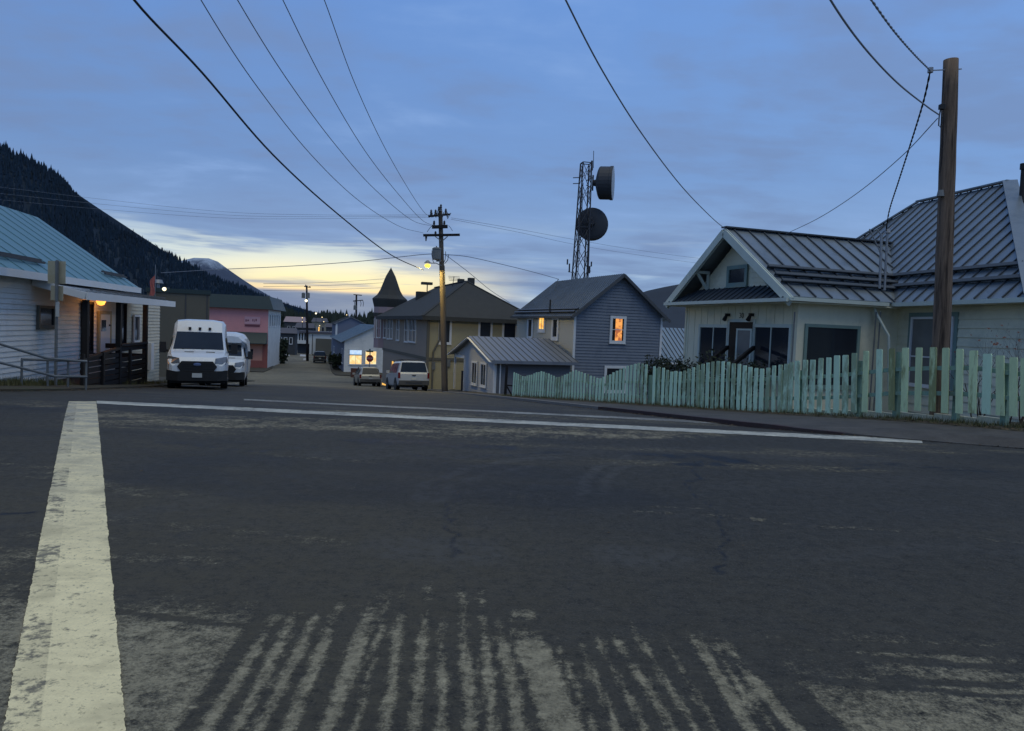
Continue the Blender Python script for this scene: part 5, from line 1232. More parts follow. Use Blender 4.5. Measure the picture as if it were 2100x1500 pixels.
for k, (y0_, y1_, w_) in enumerate(((582, 572, 'uppermost'), (588, 580, 'middle'), (596, 590, 'lowest'))):
    wire('far thin %s of three lines over the harbour pole in the yellow sky' % w_, [(540, y0_), (630, y0_-1), (720, (y0_+y1_)/2), (790, y1_)], 118, 132, .028, 'wire_grey')

# ================================================================== lattice tower with dishes
YT = 68.0; a = P(1184, 640, YT); a.z = base(68)-.2; topc = P(1202, 335, YT)
tw = thing('lattice_tower', 'steel lattice radio tower with two big drum dishes behind the grey house', 'tower', a)
H_ = topc.z-a.z; lean = Vector((topc.x-a.x, 0, H_))
def corner(k, t_):
    w0, w1 = 1.15, .60; w = w0+(w1-w0)*t_; an = math.radians(45+90*k+12); return lean*t_+Vector((w*.95*math.cos(an)*1.0, w*.95*math.sin(an), 0))
for k in range(4): mb = MB(); mb.tube([corner(k, 0), corner(k, 1)], .06, 6); mb.build('leg', 'tower_steel', tw)
mb = MB(); N_ = 11
for i in range(N_):
    for k in range(4):
        t0, t1 = i/N_, (i+1)/N_
        mb.tube([corner(k, t0), corner((k+1) % 4, t1)], .036, 4); mb.tube([corner((k+1) % 4, t0), corner(k, t1)], .036, 4)
        if i % 4 == 0: mb.tube([corner(k, t0), corner((k+1) % 4, t0)], .035, 4)
for k in range(4): mb.tube([corner(k, 1), corner((k+1) % 4, 1)], .05, 4)
mb.build('bracing', 'tower_steel', tw)
mb = MB(); c = corner(0, 1)
q4 = lambda px, py, Y=YT-.3: P(px, py, Y)-a
mb.tube([q4(1217, 345), q4(1217.5, 310)], .03, 5); mb.tube([q4(1214, 330), q4(1214, 350)], .09, 6); mb.build('whip_antenna', 'tower_steel', tw)
mb = MB(); mb.tube([q4(1194, 375), q4(1190, 470), q4(1181, 575), q4(1176, 640)], .04, 5); mb.tube([q4(1196, 375), q4(1192, 470), q4(1184, 575), q4(1179, 640)], .03, 5); mb.tube([q4(1207, 470), q4(1203, 575), q4(1200, 640)], .05, 5); mb.build('feeder_cable', 'wire_black', tw)
mb = MB()
for x, y0_, y1_ in ((1163.5, 543, 532), (1167.5, 559, 541), (1209, 561, 546), (1212.5, 547, 537)): mb.tube([q4(x, y0_), q4(x+.5, y1_)], .07, 5)
mb.bar(q4(1165, 557), q4(1176, 560), .05, .05); mb.bar(q4(1212, 556), q4(1203, 560), .05, .05)
for y in (365, 377): mb.bar(q4(1175, y), q4(1190, y-.5), .05, .07)
mb.build('side_antenna', 'tower_steel', tw)
# upper drum, seen from behind and the side; axis points right and away
def drum(px, py, Y, axis, rad, length, lbl):
    c = P(px, py, Y)-a; ax = Vector(axis).normalized(); x = Vector((0, 0, 1)); y = ax.cross(x).normalized(); n_ = 28
    def ring(h, r): return [c+ax*h+(x*math.cos(6.2832*k/n_)+y*math.sin(6.2832*k/n_))*r for k in range(n_)]
    mb = MB(); prof = [(-length*.62, rad*.12), (-length*.6, rad*.42), (-length*.5, rad*.8), (-length*.42, rad*.97), (-length*.36, rad), (length*.2, rad), (length*.22, rad*1.03), (length*.38, rad*1.03)]
    for h, r in prof: mb.v += ring(h, r)
    for i in range(len(prof)-1):
        for k in range(n_): mb.f.append((i*n_+k, i*n_+(k+1) % n_, (i+1)*n_+(k+1) % n_, (i+1)*n_+k)); mb.mi.append(0)
    mb.f.append(list(range(n_))); mb.mi.append(0)
    o = mb.build('dish', 'dish_shroud', tw, smooth=False); o['label'] = lbl
    f = MB(); f.v += ring(length*.385, rad*1.0)+ring(length*.42, rad*.6)+[c+ax*length*.43]
    for k in range(n_): f.f += [(k, (k+1) % n_, n_+(k+1) % n_, n_+k), (n_+k, n_+(k+1) % n_, 2*n_)]; f.mi += [0, 0]
    f.build('radome', 'dish_face', o)
    m2 = MB(); b0 = c-ax*length*.62; m2.cyl(b0, b0-ax*.35, rad*.22, rad*.16, 12); m2.bar(b0-ax*.3+Vector((0, 0, .7)), b0-ax*.3-Vector((0, 0, .7)), .14, .14); m2.bar(b0-ax*.3+Vector((0, 0, .5)), b0-ax*.9+Vector((0, 0, .2)), .07, .07); m2.bar(b0-ax*.3-Vector((0, 0, .5)), b0-ax*.9-Vector((0, 0, .2)), .07, .07)
    m2.build('mount', 'tower_steel', o)
drum(1244, 376, YT+.2, (.97, -.22, -.02), 1.48, 1.55, 'upper drum dish seen from its side')
drum(1214, 460, YT+1.2, (.12, .99, 0), 1.46, 1.1, 'lower round dish seen from behind')

# ================================================================== vehicles
def loft(rings, mats, mi_fn=None):
    mb = MB(); n = len(rings[0])
    for r in rings: mb.v += r
    for i in range(len(rings)-1):
        for k in range(n): mb.f.append((i*n+k, i*n+(k+1) % n, (i+1)*n+(k+1) % n, (i+1)*n+k)); mb.mi.append(0)
    mb.f += [list(range(n)), list(range((len(rings)-1)*n, len(rings)*n))]; mb.mi += [0, 0]
    return mb
def ring(x, z0, zb, zt, wb, ww, wt, r=.12):
    """closed cross-section at x: floor z0, belt zb, roof zt; half widths at floor, belt, roof"""
    h = [(wb*.96, z0), (wb, z0+.08), (ww, (z0+zb)/2), (ww, zb), (wt, zt-r) if zt-r > zb else (wt, zb+.01), (wt-r*.55, zt-r*.25 if zt-r > zb else zb+.015), (wt*.5, zt), ]
    return [(x, y, z) for y, z in h]+[(x, -y, z) for y, z in h[::-1]]
def wheel(root, x, y, r, w, side):
    t_ = MB(); s = 1 if side > 0 else -1
    t_.lathe((x, y, r), [(r*.62, -w/2), (r*.96, -w/2), (r, -w*.38), (r, w*.38), (r*.96, w/2), (r*.62, w/2)], 22, 'y'); o = t_.build('wheel', 'tyre_rubber', root)
    m_ = MB(); m_.lathe((x, y+s*(w/2-.03), r), [(r*.63, -.01), (r*.63, .025), (r*.5, .0), (r*.2, .03), (r*.18, .05)] if s > 0 else [(r*.63, .01), (r*.63, -.025), (r*.5, 0), (r*.2, -.03), (r*.18, -.05)], 16, 'y'); m_.build('rim', 'rim_metal', o)
def quadpanel(name, mat, root, pts, th=.012):
    mb = MB(); mb.slab([Vector(p_) for p_ in pts], -th); return mb.build(name, mat, root)
def vanmesh(root, roof=2.56, L_=5.6, hi=True):
    w = 1.0
    rg = [ring(-L_, .48, 1.2, roof-.10, .90, .95, .84), ring(-L_+.06, .42, 1.2, roof-.02, .95, w, .88, .16), ring(-3.0, .36, 1.25, roof, .97, w+.01, .90, .16), ring(-2.35, .36, 1.28, roof-.02, .97, w+.01, .89, .18),
          ring(-2.0, .36, 1.28, roof-.09, .97, w+.01, .87, .2), ring(-1.72, .36, 1.28, min(roof-.28, 2.10), .97, w+.01, .85, .14), ring(-1.3, .36, 1.26, 1.74, .97, w+.01, .89, .12), ring(-.82, .36, 1.24, 1.36, .97, w, .93, .06),
          ring(-.45, .34, 1.14, 1.25, .97, .985, .9, .05), ring(-.15, .32, 1.0, 1.11, .94, .95, .83, .05), ring(-.02, .34, .9, .98, .88, .89, .76, .05), ring(.03, .45, .8, .86, .80, .80, .70, .04)]
    b = loft(rg, None).build('body', 'vehicle_white', root)
    # windscreen lies on the sloped front, between roof brow and bonnet
    def onw(f, y):      # point on the screen plane, f 0 bottom .. 1 top
        x = -.86+(-1.69+.86)*f; z = 1.375+(2.065-1.375)*f; return (x+.012, y*(.90-.08*f), z+.018)
    quadpanel('windscreen', 'vehicle_glass', root, [onw(.04, -.93), onw(.04, .93), onw(.97, .93), onw(.97, -.93)], .012)
    mb = MB(); mb.tube([onw(.03, -.6), onw(.10, -.05)], .012, 5); mb.tube([onw(.03, .1), onw(.10, .62)], .012, 5); mb.build('wiper', 'black_plastic', root)
    for s in (-1, 1):
        quadpanel('side_window', 'vehicle_glass', root, [(-1.28, s*1.012, 1.33), (-2.25, s*1.014, 1.30), (-2.25, s*.945, 1.90), (-1.78, s*.945, 1.90)], .012*(-s))
        quadpanel('side_window', 'vehicle_glass', root, [(-2.5, s*1.014, 1.32), (-5.2, s*1.012, 1.32), (-5.2, s*.945, 1.92), (-2.5, s*.945, 1.92)], .012*(-s))
        mb = MB(); mb.box(-1.36, -1.24, s*1.20-.11, s*1.20+.11, 1.28, 1.66); mb.bar((-1.3, s*1.0, 1.34), (-1.3, s*1.12, 1.36), .06, .09); mb.build('mirror', 'black_plastic', root)
        mb = MB(); mb.add([(.0, s*.56, .90), (-.03, s*.58, 1.06), (-.30, s*.925, 1.14), (-.32, s*.965, 1.00), (-.10, s*.90, .86), (.045, s*.56, .90), (.025, s*.58, 1.07), (-.22, s*.955, 1.15), (-.22, s*.985, 1.0), (-.02, s*.91, .85)],
                           [(0, 1, 2, 3, 4), (5, 9, 8, 7, 6), (0, 5, 6, 1), (1, 6, 7, 2), (2, 7, 8, 3), (3, 8, 9, 4), (4, 9, 5, 0)]); mb.build('headlight', 'headlamp_lens', root)
        for x in (-.98, -4.55): wheel(root, x, s*.87, .345, .23, s)
    mb = MB(); hexa = [(-.50, .56), (.50, .56), (.64, .78), (.50, .965), (-.50, .965), (-.64, .78)]
    mb.add([(.075, y, z) for y, z in hexa]+[(-.05, y, z) for y, z in hexa], [(0, 1, 2, 3, 4, 5), (11, 10, 9, 8, 7, 6)]+[(i, 6+i, 6+(i+1) % 6, (i+1) % 6) for i in range(6)])
    for z in (.64, .72, .80, .88): mb.box(.06, .09, -.52, .52, z-.015, z+.015)
    gr_ = mb.build('grille', 'black_plastic', root)
    mb = MB(); mb.lathe((.085, 0, .855), [(.02, .02), (.12, .012), (.125, 0)], 18, 'x'); e_ = mb.build('emblem', 'emblem_blue', gr_); 
    for v_ in e_.data.vertices: v_.co.z = .855+(v_.co.z-.855)*.45
    mb = MB(); mb.add([(-.02, -.98, .30), (.08, -.62, .28), (.08, .62, .28), (-.02, .98, .30), (-.02, -.98, .66), (.10, -.62, .60), (.10, .62, .60), (-.02, .98, .66), (-.45, -1.0, .30), (-.45, 1.0, .30), (-.45, -1.0, .66), (-.45, 1.0, .66)],
                      [(0, 1, 5, 4), (1, 2, 6, 5), (2, 3, 7, 6), (8, 0, 4, 10), (3, 9, 11, 7), (4, 5, 6, 7, 11, 10), (0, 8, 9, 3, 2, 1), (8, 10, 11, 9)]); mb.build('bumper', 'black_plastic', root)
    mb = MB(); mb.box(.10, .115, -.16, .16, .40, .55); mb.build('number_plate', 'plate_white', root)
    mb = MB(); mb.box(-5.3, -.3, -.9, .9, .20, .42); mb.build('underbody', 'black_plastic', root)
    for y in (-.34, 0, .34): mb = MB(); mb.box(-1.83, -1.70, y-.045, y+.045, 2.16, 2.25); mb.build('marker_lamp', 'black_plastic', root)
    for s in (-1, 1): mb = MB(); mb.box(-.66, -.60, s*.25+(-.2 if s < 0 else 0), s*.25+(0 if s < 0 else .2)+.1, 1.302, 1.318); mb.build('bonnet_vent', 'grey_plastic', root)
def place(px, Y, head, name, label, cat, group=None, lift=0.0):
    p_ = P(px, 780, Y); q_ = thing(name, label, cat, (p_.x, p_.y, base(Y)+.005+lift), 0, group)
    d_ = Vector((math.cos(head), math.sin(head), 0)); sl_ = (base(p_.y+.5)-base(p_.y-.5))
    pitch = -math.asin(max(-.2, min(.2, sl_*d_.y)))
    q_.rotation_euler = (0, pitch, head); return q_
v1 = place(404, 25.6, math.radians(-90+21), 'passenger_van', 'white high roofed van parked nose on beside the white porch building', 'van'); vanmesh(v1, 2.60)
v2 = place(453, 33.6, math.radians(-90+18), 'camper_van', 'white camper with overcab roof parked behind the first white van', 'van')
vanmesh(v2, 2.32, 5.8)
mb = loft([ring(-5.9, .6, 1.6, 2.55, 1.05, 1.1, 1.02, .2), ring(-3.0, .6, 1.6, 2.60, 1.05, 1.1, 1.02, .25), ring(-2.0, 1.7, 2.0, 2.60, .98, 1.06, 1.0, .3), ring(-1.5, 1.95, 2.1, 2.50, .95, 1.02, .9, .25), ring(-1.25, 2.05, 2.15, 2.36, .8, .85, .7, .1)], None); mb.build('overcab', 'vehicle_white', v2)

def suv(root, Lg, Wd, Ht, paint, glass='vehicle_glass', boxy=True, rack=False, bumper='grey_plastic'):
    """estate / SUV with origin under its rear bumper, nose along +x"""
    w = Wd/2; hb = Ht*.56
    if boxy:
        rg = [ring(.0, .42, hb*.93, hb*.98, w*.93, w*.95, w*.88, .03), ring(.06, .36, hb, hb+.1, w*.96, w*.985, w*.88, .05), ring(.22, .32, hb, Ht-.10, w*.97, w, w*.80, .12), ring(.36, .30, hb, Ht-.02, w*.97, w, w*.81, .14), ring(2.4, .28, hb, Ht, w*.97, w, w*.80, .14), ring(2.9, .28, hb, Ht-.03, w*.97, w, w*.79, .12),
              ring(3.55, .28, hb, hb+.10, w*.97, w, w*.86, .05), ring(Lg-.5, .28, hb*.97, hb+.03, w*.97, w*.98, w*.84, .05), ring(Lg-.08, .32, hb*.85, hb*.92, w*.93, w*.94, w*.8, .04), ring(Lg, .4, hb*.75, hb*.8, w*.85, w*.86, w*.74, .03)]
    else:
        rg = [ring(.0, .45, hb*.86, hb*.92, w*.88, w*.92, w*.80, .04), ring(.07, .38, hb, hb+.06, w*.94, w*.97, w*.84, .05), ring(.40, .32, hb, hb+.34, w*.97, w, w*.76, .1), ring(.62, .30, hb, Ht-.05, w*.97, w, w*.70, .12), ring(1.6, .28, hb, Ht, w*.97, w, w*.72, .14), ring(2.6, .28, hb, Ht-.04, w*.97, w, w*.72, .12),
              ring(3.45, .28, hb, hb+.08, w*.97, w, w*.84, .05), ring(Lg-.5, .28, hb*.95, hb*.99, w*.96, w*.97, w*.82, .05), ring(Lg-.08, .3, hb*.8, hb*.86, w*.92, w*.93, w*.78, .04), ring(Lg, .4, hb*.7, hb*.75, w*.84, w*.85, w*.72, .03)]
    loft(rg, None).build('body', paint, root)
    zt = Ht-.16
    if boxy: q_ = [(.075, -w*.84, hb+.09), (.075, w*.84, hb+.09), (.215, w*.72, Ht-.14), (.215, -w*.72, Ht-.14)]
    else: q_ = [(.115, -w*.76, hb+.10), (.115, w*.76, hb+.10), (.56, w*.62, Ht-.14), (.56, -w*.62, Ht-.14)]
    quadpanel('rear_window', glass, root, [Vector(v_)+Vector((-.03, 0, .015)) for v_ in q_], .014)
    for s in (-1, 1):
        for xa, xb, ins_ in ((.55 if boxy else .85, 1.35, .1), (1.42, 2.28, 0), (2.34, 2.95, .05)):
            quadpanel('side_window', glass, root, [(xa, s*(w+.006), hb+.05), (xb+(.35 if xb > 2.5 else 0), s*(w+.006), hb+.05), (xb, s*(w*.835), Ht-.17), (xa+ins_, s*(w*.835), Ht-.17)], .012*s)
        tl = MB(); tl.box(-.015, .14, s*w*.985-(.13 if s > 0 else -.004), s*w*.985+(.004 if s > 0 else .13), hb*.72, hb*1.06); tl.build('tail_light', 'tail_lamp_red', root)
        mi = MB(); mi.box(3.0, 3.14, s*(w+.12)-.1, s*(w+.12)+.1, hb+.04, hb+.22); mi.build('mirror', paint, root)
        hl = MB(); hl.box(Lg-.2, Lg-.02, s*w*.72-.16, s*w*.72+.16, hb*.70, hb*.86); hl.build('headlight', 'headlamp_lens', root)
        for x in (.92, Lg-.92): wheel(root, x, s*(w-.12), .37 if boxy else .34, .25, s)
        for x in (.92, Lg-.92): ar = MB(); ar.lathe((x, s*(w-.02), .37), [(.44, -.03), (.46, 0), (.44, .03)], 18, 'y'); ar.build('wheel_arch', 'black_plastic', root)
    bp_ = MB(); bp_.box(-.10, .10, -w*.95, w*.95, .36, .62); bp_.box(-.13, -.10, -w*.5, w*.5, .5, .6); bp_.build('bumper', bumper, root)
    pl_ = MB(); pl_.box(-.032, -.012, -.16, .16, hb*.62, hb*.76); pl_.build('number_plate', 'plate_white', root)
    ub = MB(); ub.box(.2, Lg-.2, -w*.85, w*.85, .2, .4); ub.build('underbody', 'black_plastic', root)
    ex = MB(); ex.cyl((-.02, -w*.6, .3), (.4, -w*.6, .32), .04, .04, 8); ex.build('exhaust', 'dull_pipe', root)
    hd_ = MB(); hd_.box(-.03, .02, -.12, .12, hb*.88, hb*.94); hd_.build('tailgate_handle', 'grey_plastic', root)
    if rack:
        rk = MB()
        for s in (-1, 1): rk.bar((.7, s*w*.62, Ht+.05), (2.5, s*w*.62, Ht+.05), .04, .04)
        for x in (.8, 1.5, 2.3): rk.bar((x, -w*.62, Ht+.05), (x, w*.62, Ht+.05), .05, .03)
        rk.build('roof_rack', 'black_plastic', root)
s1 = place(849, 45.5, math.radians(90+19), 'parked_car', 'pale boxy sport utility vehicle parked tail on beside the street pole', 'car'); suv(s1, 4.9, 1.98, 1.86, 'vehicle_pale_grey', rack=True)
s2 = place(760, 62.5, math.radians(90+19), 'parked_car', 'silver rounded crossover parked ahead of the pale boxy one', 'car'); suv(s2, 4.5, 1.86, 1.68, 'vehicle_silver', boxy=False)
s3 = place(655, 118, math.radians(90+16), 'parked_pickup', 'dark pickup far down the street below the white harbour hall', 'pickup')
s3.location.z = base(118)+.09; suv(s3, 4.9, 1.95, 1.8, 'vehicle_black', rack=False)

# ================================================================== signs, rails, bins, small things
a = P(114, 776, 19.2); a.z = base(19.2)+.08; b_ = P(117.5, 534, 19.2)
sg1 = thing('road_sign', 'two metal sign plates seen from behind on a thin post beside the ramp rail', 'sign', a); d = b_-a
mb = MB(); mb.bar((0, 0, -.3), d, .055, .055); mb.build('post', 'dull_pipe', sg1)
def plate(px0, py0, px1, py1, off, mat, par, name='sign_plate', lbl=None):
    p0_ = P(px0, py0, 19.2+off)-a; p1_ = P(px1, py1, 19.2+off)-a; mb = MB(); mb.box(p0_.x, p1_.x, p0_.y, p0_.y+.012, p1_.z, p0_.z); c = mb.build(name, mat, par)
    if lbl: c['label'] = lbl
    return c
plate(98, 535, 134, 583, .06, 'sign_back', sg1, lbl='larger upper plate, yellowed back'); plate(104, 586, 129, 617, .06, 'sign_back', sg1, lbl='smaller lower plate')
plate(114, 619, 121, 650, -.05, 'plate_white', sg1, 'post_sticker')
mb = MB(); mb.bar(P(115.5, 536, 19.12)-a, P(115, 618, 19.12)-a, .06, .03); mb.build('stiffener', 'dull_pipe', sg1)
hr = thing('handrail', 'grey pipe handrail running down the ramp before the white wall', 'railing', P(45, 787, 17.6))
o_ = Vector(hr.location); w_ = lambda px, py, Y: P(px, py, Y)-o_
mb = MB(); mb.tube([w_(-120, 668, 15.9), w_(0, 706, 17.2), w_(95, 735, 18.3), w_(178, 742, 19.2)], .03, 8); mb.tube([w_(-120, 715, 15.9), w_(0, 744, 17.2), w_(112, 772, 18.4), w_(178, 773, 19.2)], .03, 8); mb.tube([w_(44, 737, 17.9), w_(98, 739, 18.5), w_(178, 741, 19.25)], .03, 8); mb.build('rail', 'dull_pipe', hr)
for px, y0_, y1_, Y in ((45, 737, 790, 17.9), (98, 737, 792, 18.5), (140, 740, 793, 18.9), (177, 741, 797, 19.2)): mb = MB(); mb.tube([w_(px, y0_, Y), w_(px-1, y1_+6, Y)], .028, 8); mb.build('post', 'dull_pipe', hr)
# stop sign far down the street
a = P(757, 760, 80); a.z = base(80); ss = thing('stop_sign', 'red stop sign with crossed street name blades before the lit shop', 'sign', a); q5 = lambda px, py, o=0: P(px, py, 80+o)-a
mb = MB(); mb.bar((0, 0, -.2), q5(759, 716), .08, .08); mb.build('post', 'galvanised', ss)
c = q5(758.5, 735.5, -.08); mb = MB(); oc = [(c.x+.40*math.cos(math.radians(22.5+45*k)), c.y, c.z+.40*math.sin(math.radians(22.5+45*k))) for k in range(8)]; mb.slab([Vector(v_) for v_ in oc], .02); st_ = mb.build('sign_plate', 'sign_red', ss)
text_mesh('sign_text', 'STOP', .26, 'sign_white', st_, Matrix.Translation((c.x, c.y-.03, c.z)) @ Matrix.Rotation(math.pi/2, 4, 'X'))
mb = MB(); p_ = q5(758.5, 721); mb.box(p_.x-.38, p_.x+.38, p_.y-.06, p_.y-.045, p_.z-.08, p_.z+.08); mb.box(p_.x-.01, p_.x+.01, p_.y-.4, p_.y+.4, p_.z+.1, p_.z+.26); mb.build('name_blade', 'sign_green', ss)
ba = thing('litter_barrel', 'rusty brown barrel standing in front of the lit display window', 'barrel', (P(727, 756, 86).x, 86, base(86)+.0)); mb = MB(); mb.lathe((0, 0, 0), [(.42, 0), (.44, .04), (.42, .1), (.43, .5), (.45, .52), (.42, .56), (.43, 1.0), (.44, 1.04), (.3, 1.02)], 16); mb.build('barrel', 'rust_barrel', ba)
mb = MB(); mb.cyl((.5, -.2, 0), (.5, -.2, 1.2), .06, .06, 8); mb.build('bollard', 'rust_barrel', ba)
for k, (px, py, w) in enumerate(((588, 730, 1.0), (621, 731, 1.1), (627, 739, .8))):
    pb = thing('parking_block', ['white kerb block lying left on the far road', 'white kerb block on the far road just left of the dark pole', 'nearest white kerb block on the far road below the pole'][k], 'kerb block', Gt(px, py)); mb = MB(); mb.add([(-w/2, -.15, 0), (w/2, -.15, 0), (w/2, .15, 0), (-w/2, .15, 0), (-w/2+.06, -.08, .32), (w/2-.06, -.08, .32), (w/2-.06, .08, .32), (-w/2+.06, .08, .32)], [(3, 2, 1, 0), (4, 5, 6, 7), (0, 1, 5, 4), (1, 2, 6, 5), (2, 3, 7, 6), (3, 0, 4, 7)]); mb.build('block', 'sign_white', pb)
    s = pb.location.y/ (P(px, py, 1).y or 1)
for px, py, Y, lb, mt_ in ((648, 643, 200, 'bright round lamp on a mast right of the far dark pole', 'white_bulb'), (660.5, 651, 210, 'small warm lamp over the tan far house', 'small_bulb'), (620, 652, 190, 'small lamp above the dark waterfront house', 'small_bulb'), (620, 660, 180, 'yellow floodlight left of the far dark pole', 'small_bulb'),
                          (711, 646, 130, 'greenish lamp on the warehouse ridge', 'small_bulb'), (664, 660, 205, 'dim lamp beside the tan far house eave', 'small_bulb'), (628, 660, 182, 'yellow floodlight touching the far dark pole', 'small_bulb'), (655.5, 668, 170, 'low tiny lamp above the white hall roof', 'small_bulb')):
    p_ = P(px, py, Y); zb = base(Y)-.2; l_ = thing('street_lamp', lb, 'lamp', (p_.x, p_.y, zb)); h = p_.z-zb
    mb = MB(); mb.tube([(0, .25, 0), (0, .25, h+.2), (0, 0, h+.25)], .07, 6); mb.build('mast', 'tower_steel', l_)
    s = Y/1516*(1.9 if mt_ == 'white_bulb' else 1.2); mb = MB(); mb.lathe((0, 0, h), [(.05, -s), (s*.8, -s*.5), (s, 0), (s*.6, s*.6), (.05, s*.8)], 8); mb.build('bulb', mt_, l_)

# ================================================================== plants
def bare_shrub(loc, h, label, seed):
    ru = random.Random(seed); root = thing('bare_shrub', label, 'shrub', loc); mb = MB(); lf = MB()
    def grow(p_, d_, l_, r_, dep):
        pts = [p_]; rr = [r_]
        for k in range(4):
            d_ = (d_+Vector((ru.uniform(-.2, .2), ru.uniform(-.2, .2), ru.uniform(-.02, .14)))).normalized(); p_ = p_+d_*(l_/4); pts.append(p_); rr.append(r_*(1-.13*(k+1)))
        mb.tube(pts, rr, 5)
        if dep < 3:
            for _ in range(2 if ru.random() < .75 else 3):
                j = ru.randint(2, 4); nd = (d_+Vector((ru.uniform(-.9, .9), ru.uniform(-.6, .6), ru.uniform(-.1, .5)))).normalized(); grow(pts[j], nd, l_*ru.uniform(.5, .8), rr[j]*.7, dep+1)
        elif ru.random() < .45:
            c = pts[-1]; s = ru.uniform(.02, .04); e_ = Vector((ru.uniform(-1, 1), ru.uniform(-1, 1), ru.uniform(-1, 1))).normalized(); f_ = e_.orthogonal().normalized()
            lf.poly([c-e_*s, c+f_*s*.6, c+e_*s, c-f_*s*.6])
    for k in range(6): grow(Vector((ru.uniform(-.12, .12), ru.uniform(-.12, .12), -.05)), Vector((ru.uniform(-.55, .55), ru.uniform(-.3, .3), 1)).normalized(), h*.45, .016, 0)
    mb.build('branch', 'twig', root); lf.build('leaf', 'rust_barrel', root)
for px, Y, h, lb in ((2010, 14.3, 1.9, 'leafless twiggy shrub behind the mossy pickets right of the pole'), (2085, 13.7, 2.2, 'taller leafless shrub at the right picture edge behind the fence')):
    p_ = P(px, 850, Y); bare_shrub((p_.x, p_.y, zr(Y)), h, lb, int(px))
pmat('hedge_leaf', (.018, .028, .014), .8, .4, 3.0)
def leafy(loc, sx, sy, sz, label, n, seed, mat='hedge_leaf', name='shrub', leaf=.07):
    ru = random.Random(seed); root = thing(name, label, 'shrub', loc); mb = MB(); st_ = MB()
    lumps = [(ru.uniform(-.7, .7)*sx, ru.uniform(-.7, .7)*sy, ru.uniform(.35, .75)*sz, ru.uniform(.3, .5)) for _ in range(9)]
    for _ in range(n):
        lx, ly, lz, lr = ru.choice(lumps); v_ = Vector((ru.gauss(0, 1), ru.gauss(0, 1), ru.gauss(0, 1))).normalized()*(ru.random()**.4); c = Vector((lx+v_.x*sx*lr, ly+v_.y*sy*lr, max(.03, lz+v_.z*sz*lr*1.1)))
        e_ = Vector((ru.uniform(-1, 1), ru.uniform(-1, 1), ru.uniform(-.4, 1))).normalized(); f_ = e_.orthogonal().normalized(); s = leaf*ru.uniform(.6, 1.4); mb.poly([c-e_*s, c+f_*s*.5, c+e_*s, c-f_*s*.5])
    for lx, ly, lz, lr in lumps: st_.tube([(lx*.2, ly*.2, -.1), (lx*.6, ly*.6, lz*.5), (lx, ly, lz)], [.03, .02, .01], 5)
    mb.build('foliage', mat, root); st_.build('branch', 'twig', root); return root
p_ = FW.world(-1.5, -1.3); leafy((p_.x, p_.y, zr(p_.y)), 1.5, .6, 1.5, 'dark low hedge under the cottage window right of the door', 2600, 5, leaf=.06)
p_ = FW.world(-5.6, -1.0); leafy((p_.x, p_.y, zr(p_.y)), 1.2, .6, 1.7, 'dark shrub below the left cottage window', 2200, 6, leaf=.06)
p_ = P(1385, 760, 31); leafy((p_.x, p_.y, zr(31)), .9, .6, 1.9, 'dark bushy plant between the gate gap and the cottage corner', 1800, 8, leaf=.07)
p_ = P(579, 745, 112); leafy((p_.x, p_.y, base(112)), 1.4, 1.4, 4.0, 'dark bush at the far corner of the pink shop', 900, 9, leaf=.25)
p_ = P(697, 752, 100); leafy((p_.x-.6, p_.y, base(100)), .9, .9, 2.2, 'brownish shrub against the dark side of the lit white shop', 700, 10, leaf=.18)
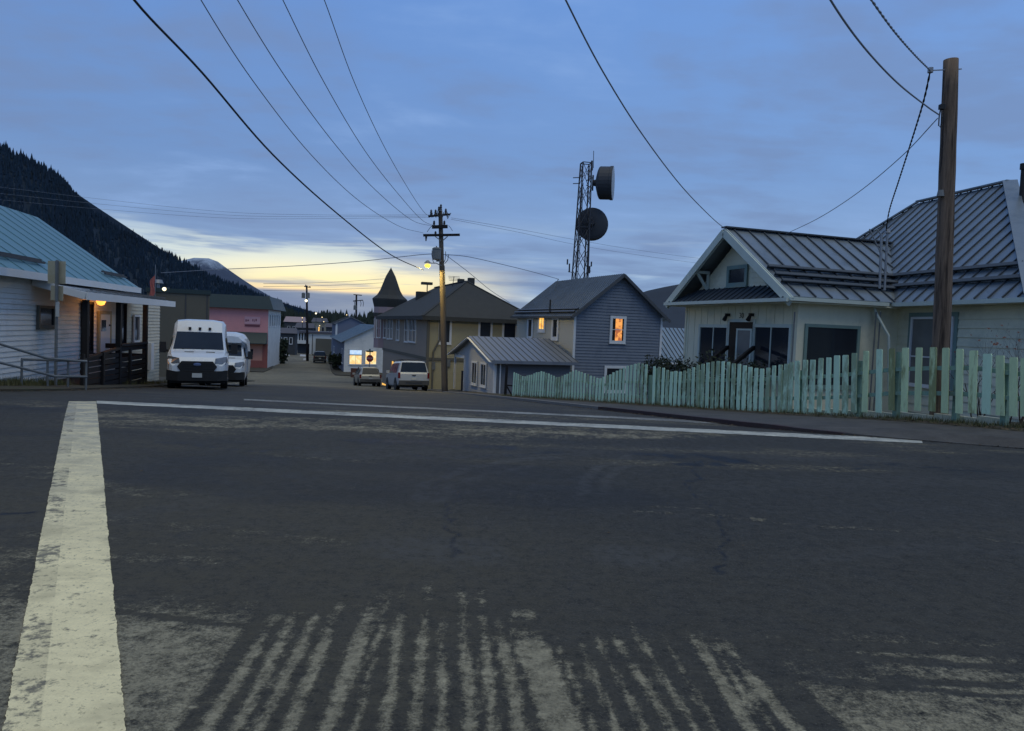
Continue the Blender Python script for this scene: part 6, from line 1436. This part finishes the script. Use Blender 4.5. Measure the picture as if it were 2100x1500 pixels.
# tufts of winter grass: along the fence foot and on the left bank
pmat('dry_grass', (.10, .095, .04), .9, .3, 2.0, stain=(.05, .07, .025), stain_amt=.7, stain_scale=1.0)
gm = MB(); ru = random.Random(31)
def tuft(x, y, z, h, n):
    for _ in range(n):
        an = ru.uniform(0, 6.28); l_ = h*ru.uniform(.5, 1.2); sx, sy = ru.uniform(-.05, .05), ru.uniform(-.05, .05); lean_ = ru.uniform(.1, .7)*l_; w = .006
        ca_, sa = math.cos(an), math.sin(an)
        gm.poly([(x+sx-w*sa, y+sy+w*ca_, z), (x+sx+w*sa, y+sy-w*ca_, z), (x+sx+ca_*lean_, y+sy+sa*lean_, z+l_)])
for _ in range(950):
    s = ru.random(); y = 12.2+s*21; x = fence_x(y)+ru.gauss(-.12, .18); tuft(x, y, zr(y), ru.uniform(.05, .17), 7)
for _ in range(260):
    y = 12.0+ru.random()*3.0; x = fence_x(y)+ru.uniform(-.5, .6); tuft(x, y, zr(y), ru.uniform(.04, .14), 7)
for _ in range(900):
    y = ru.uniform(15.2, 20.3); x = kl(y)-.6-abs(ru.gauss(0, 1.2)); tuft(x, y, base(y)+.10, ru.uniform(.06, .22), 8)
for _ in range(160):
    y = ru.uniform(24, 33); x = kl(y)-.35-ru.random()*.5; tuft(x, y, base(y)+.07, ru.uniform(.08, .25), 7)
tag(gm.build('grass', 'dry_grass'), 'thin winter grass along the fence foot and the left bank', 'grass', kind='stuff')

# wind-blown leaves and grit along the kerb, under the fence and at the left bank
lm_ = MB(); ru = random.Random(77)
def leaf(x, y, z, s):
    an = ru.uniform(0, 6.28); c_, s_ = math.cos(an)*s, math.sin(an)*s; h1, h2 = ru.uniform(0, .5)*s, ru.uniform(0, .5)*s
    lm_.poly([(x-c_, y-s_, z), (x-s_*.5, y+c_*.5, z+h1), (x+c_, y+s_, z+h2), (x+s_*.5, y-c_*.5, z+.002)])
for _ in range(1500):
    y = 12.0+ru.random()**1.3*20; x = fence_x(y)-abs(ru.gauss(.15, .35)); leaf(x, y, zr(y)+.012, ru.uniform(.015, .05))
for _ in range(500):
    y = 9.5+ru.random()**1.3*22; x = kr(y)-abs(ru.gauss(.02, .12)); leaf(x, y, base(y)+.012, ru.uniform(.012, .04))
for _ in range(500):
    y = ru.uniform(15, 30); x = kl(y)+abs(ru.gauss(.02, .15)); leaf(x, y, base(y)+.012, ru.uniform(.012, .04))
for _ in range(160):
    x, y = ru.uniform(-6, 9), ru.uniform(4.5, 14); leaf(x, y, base(y)+.008, ru.uniform(.006, .018))
pmat('leaf_litter', (.085, .060, .032), .9, .5, 3.0, stain=(.03, .024, .016), stain_amt=.8, stain_scale=2.0)
tag(lm_.build('leaf_litter', 'leaf_litter'), 'dead leaves and grit blown along the kerb and fence foot', 'leaves', kind='stuff')
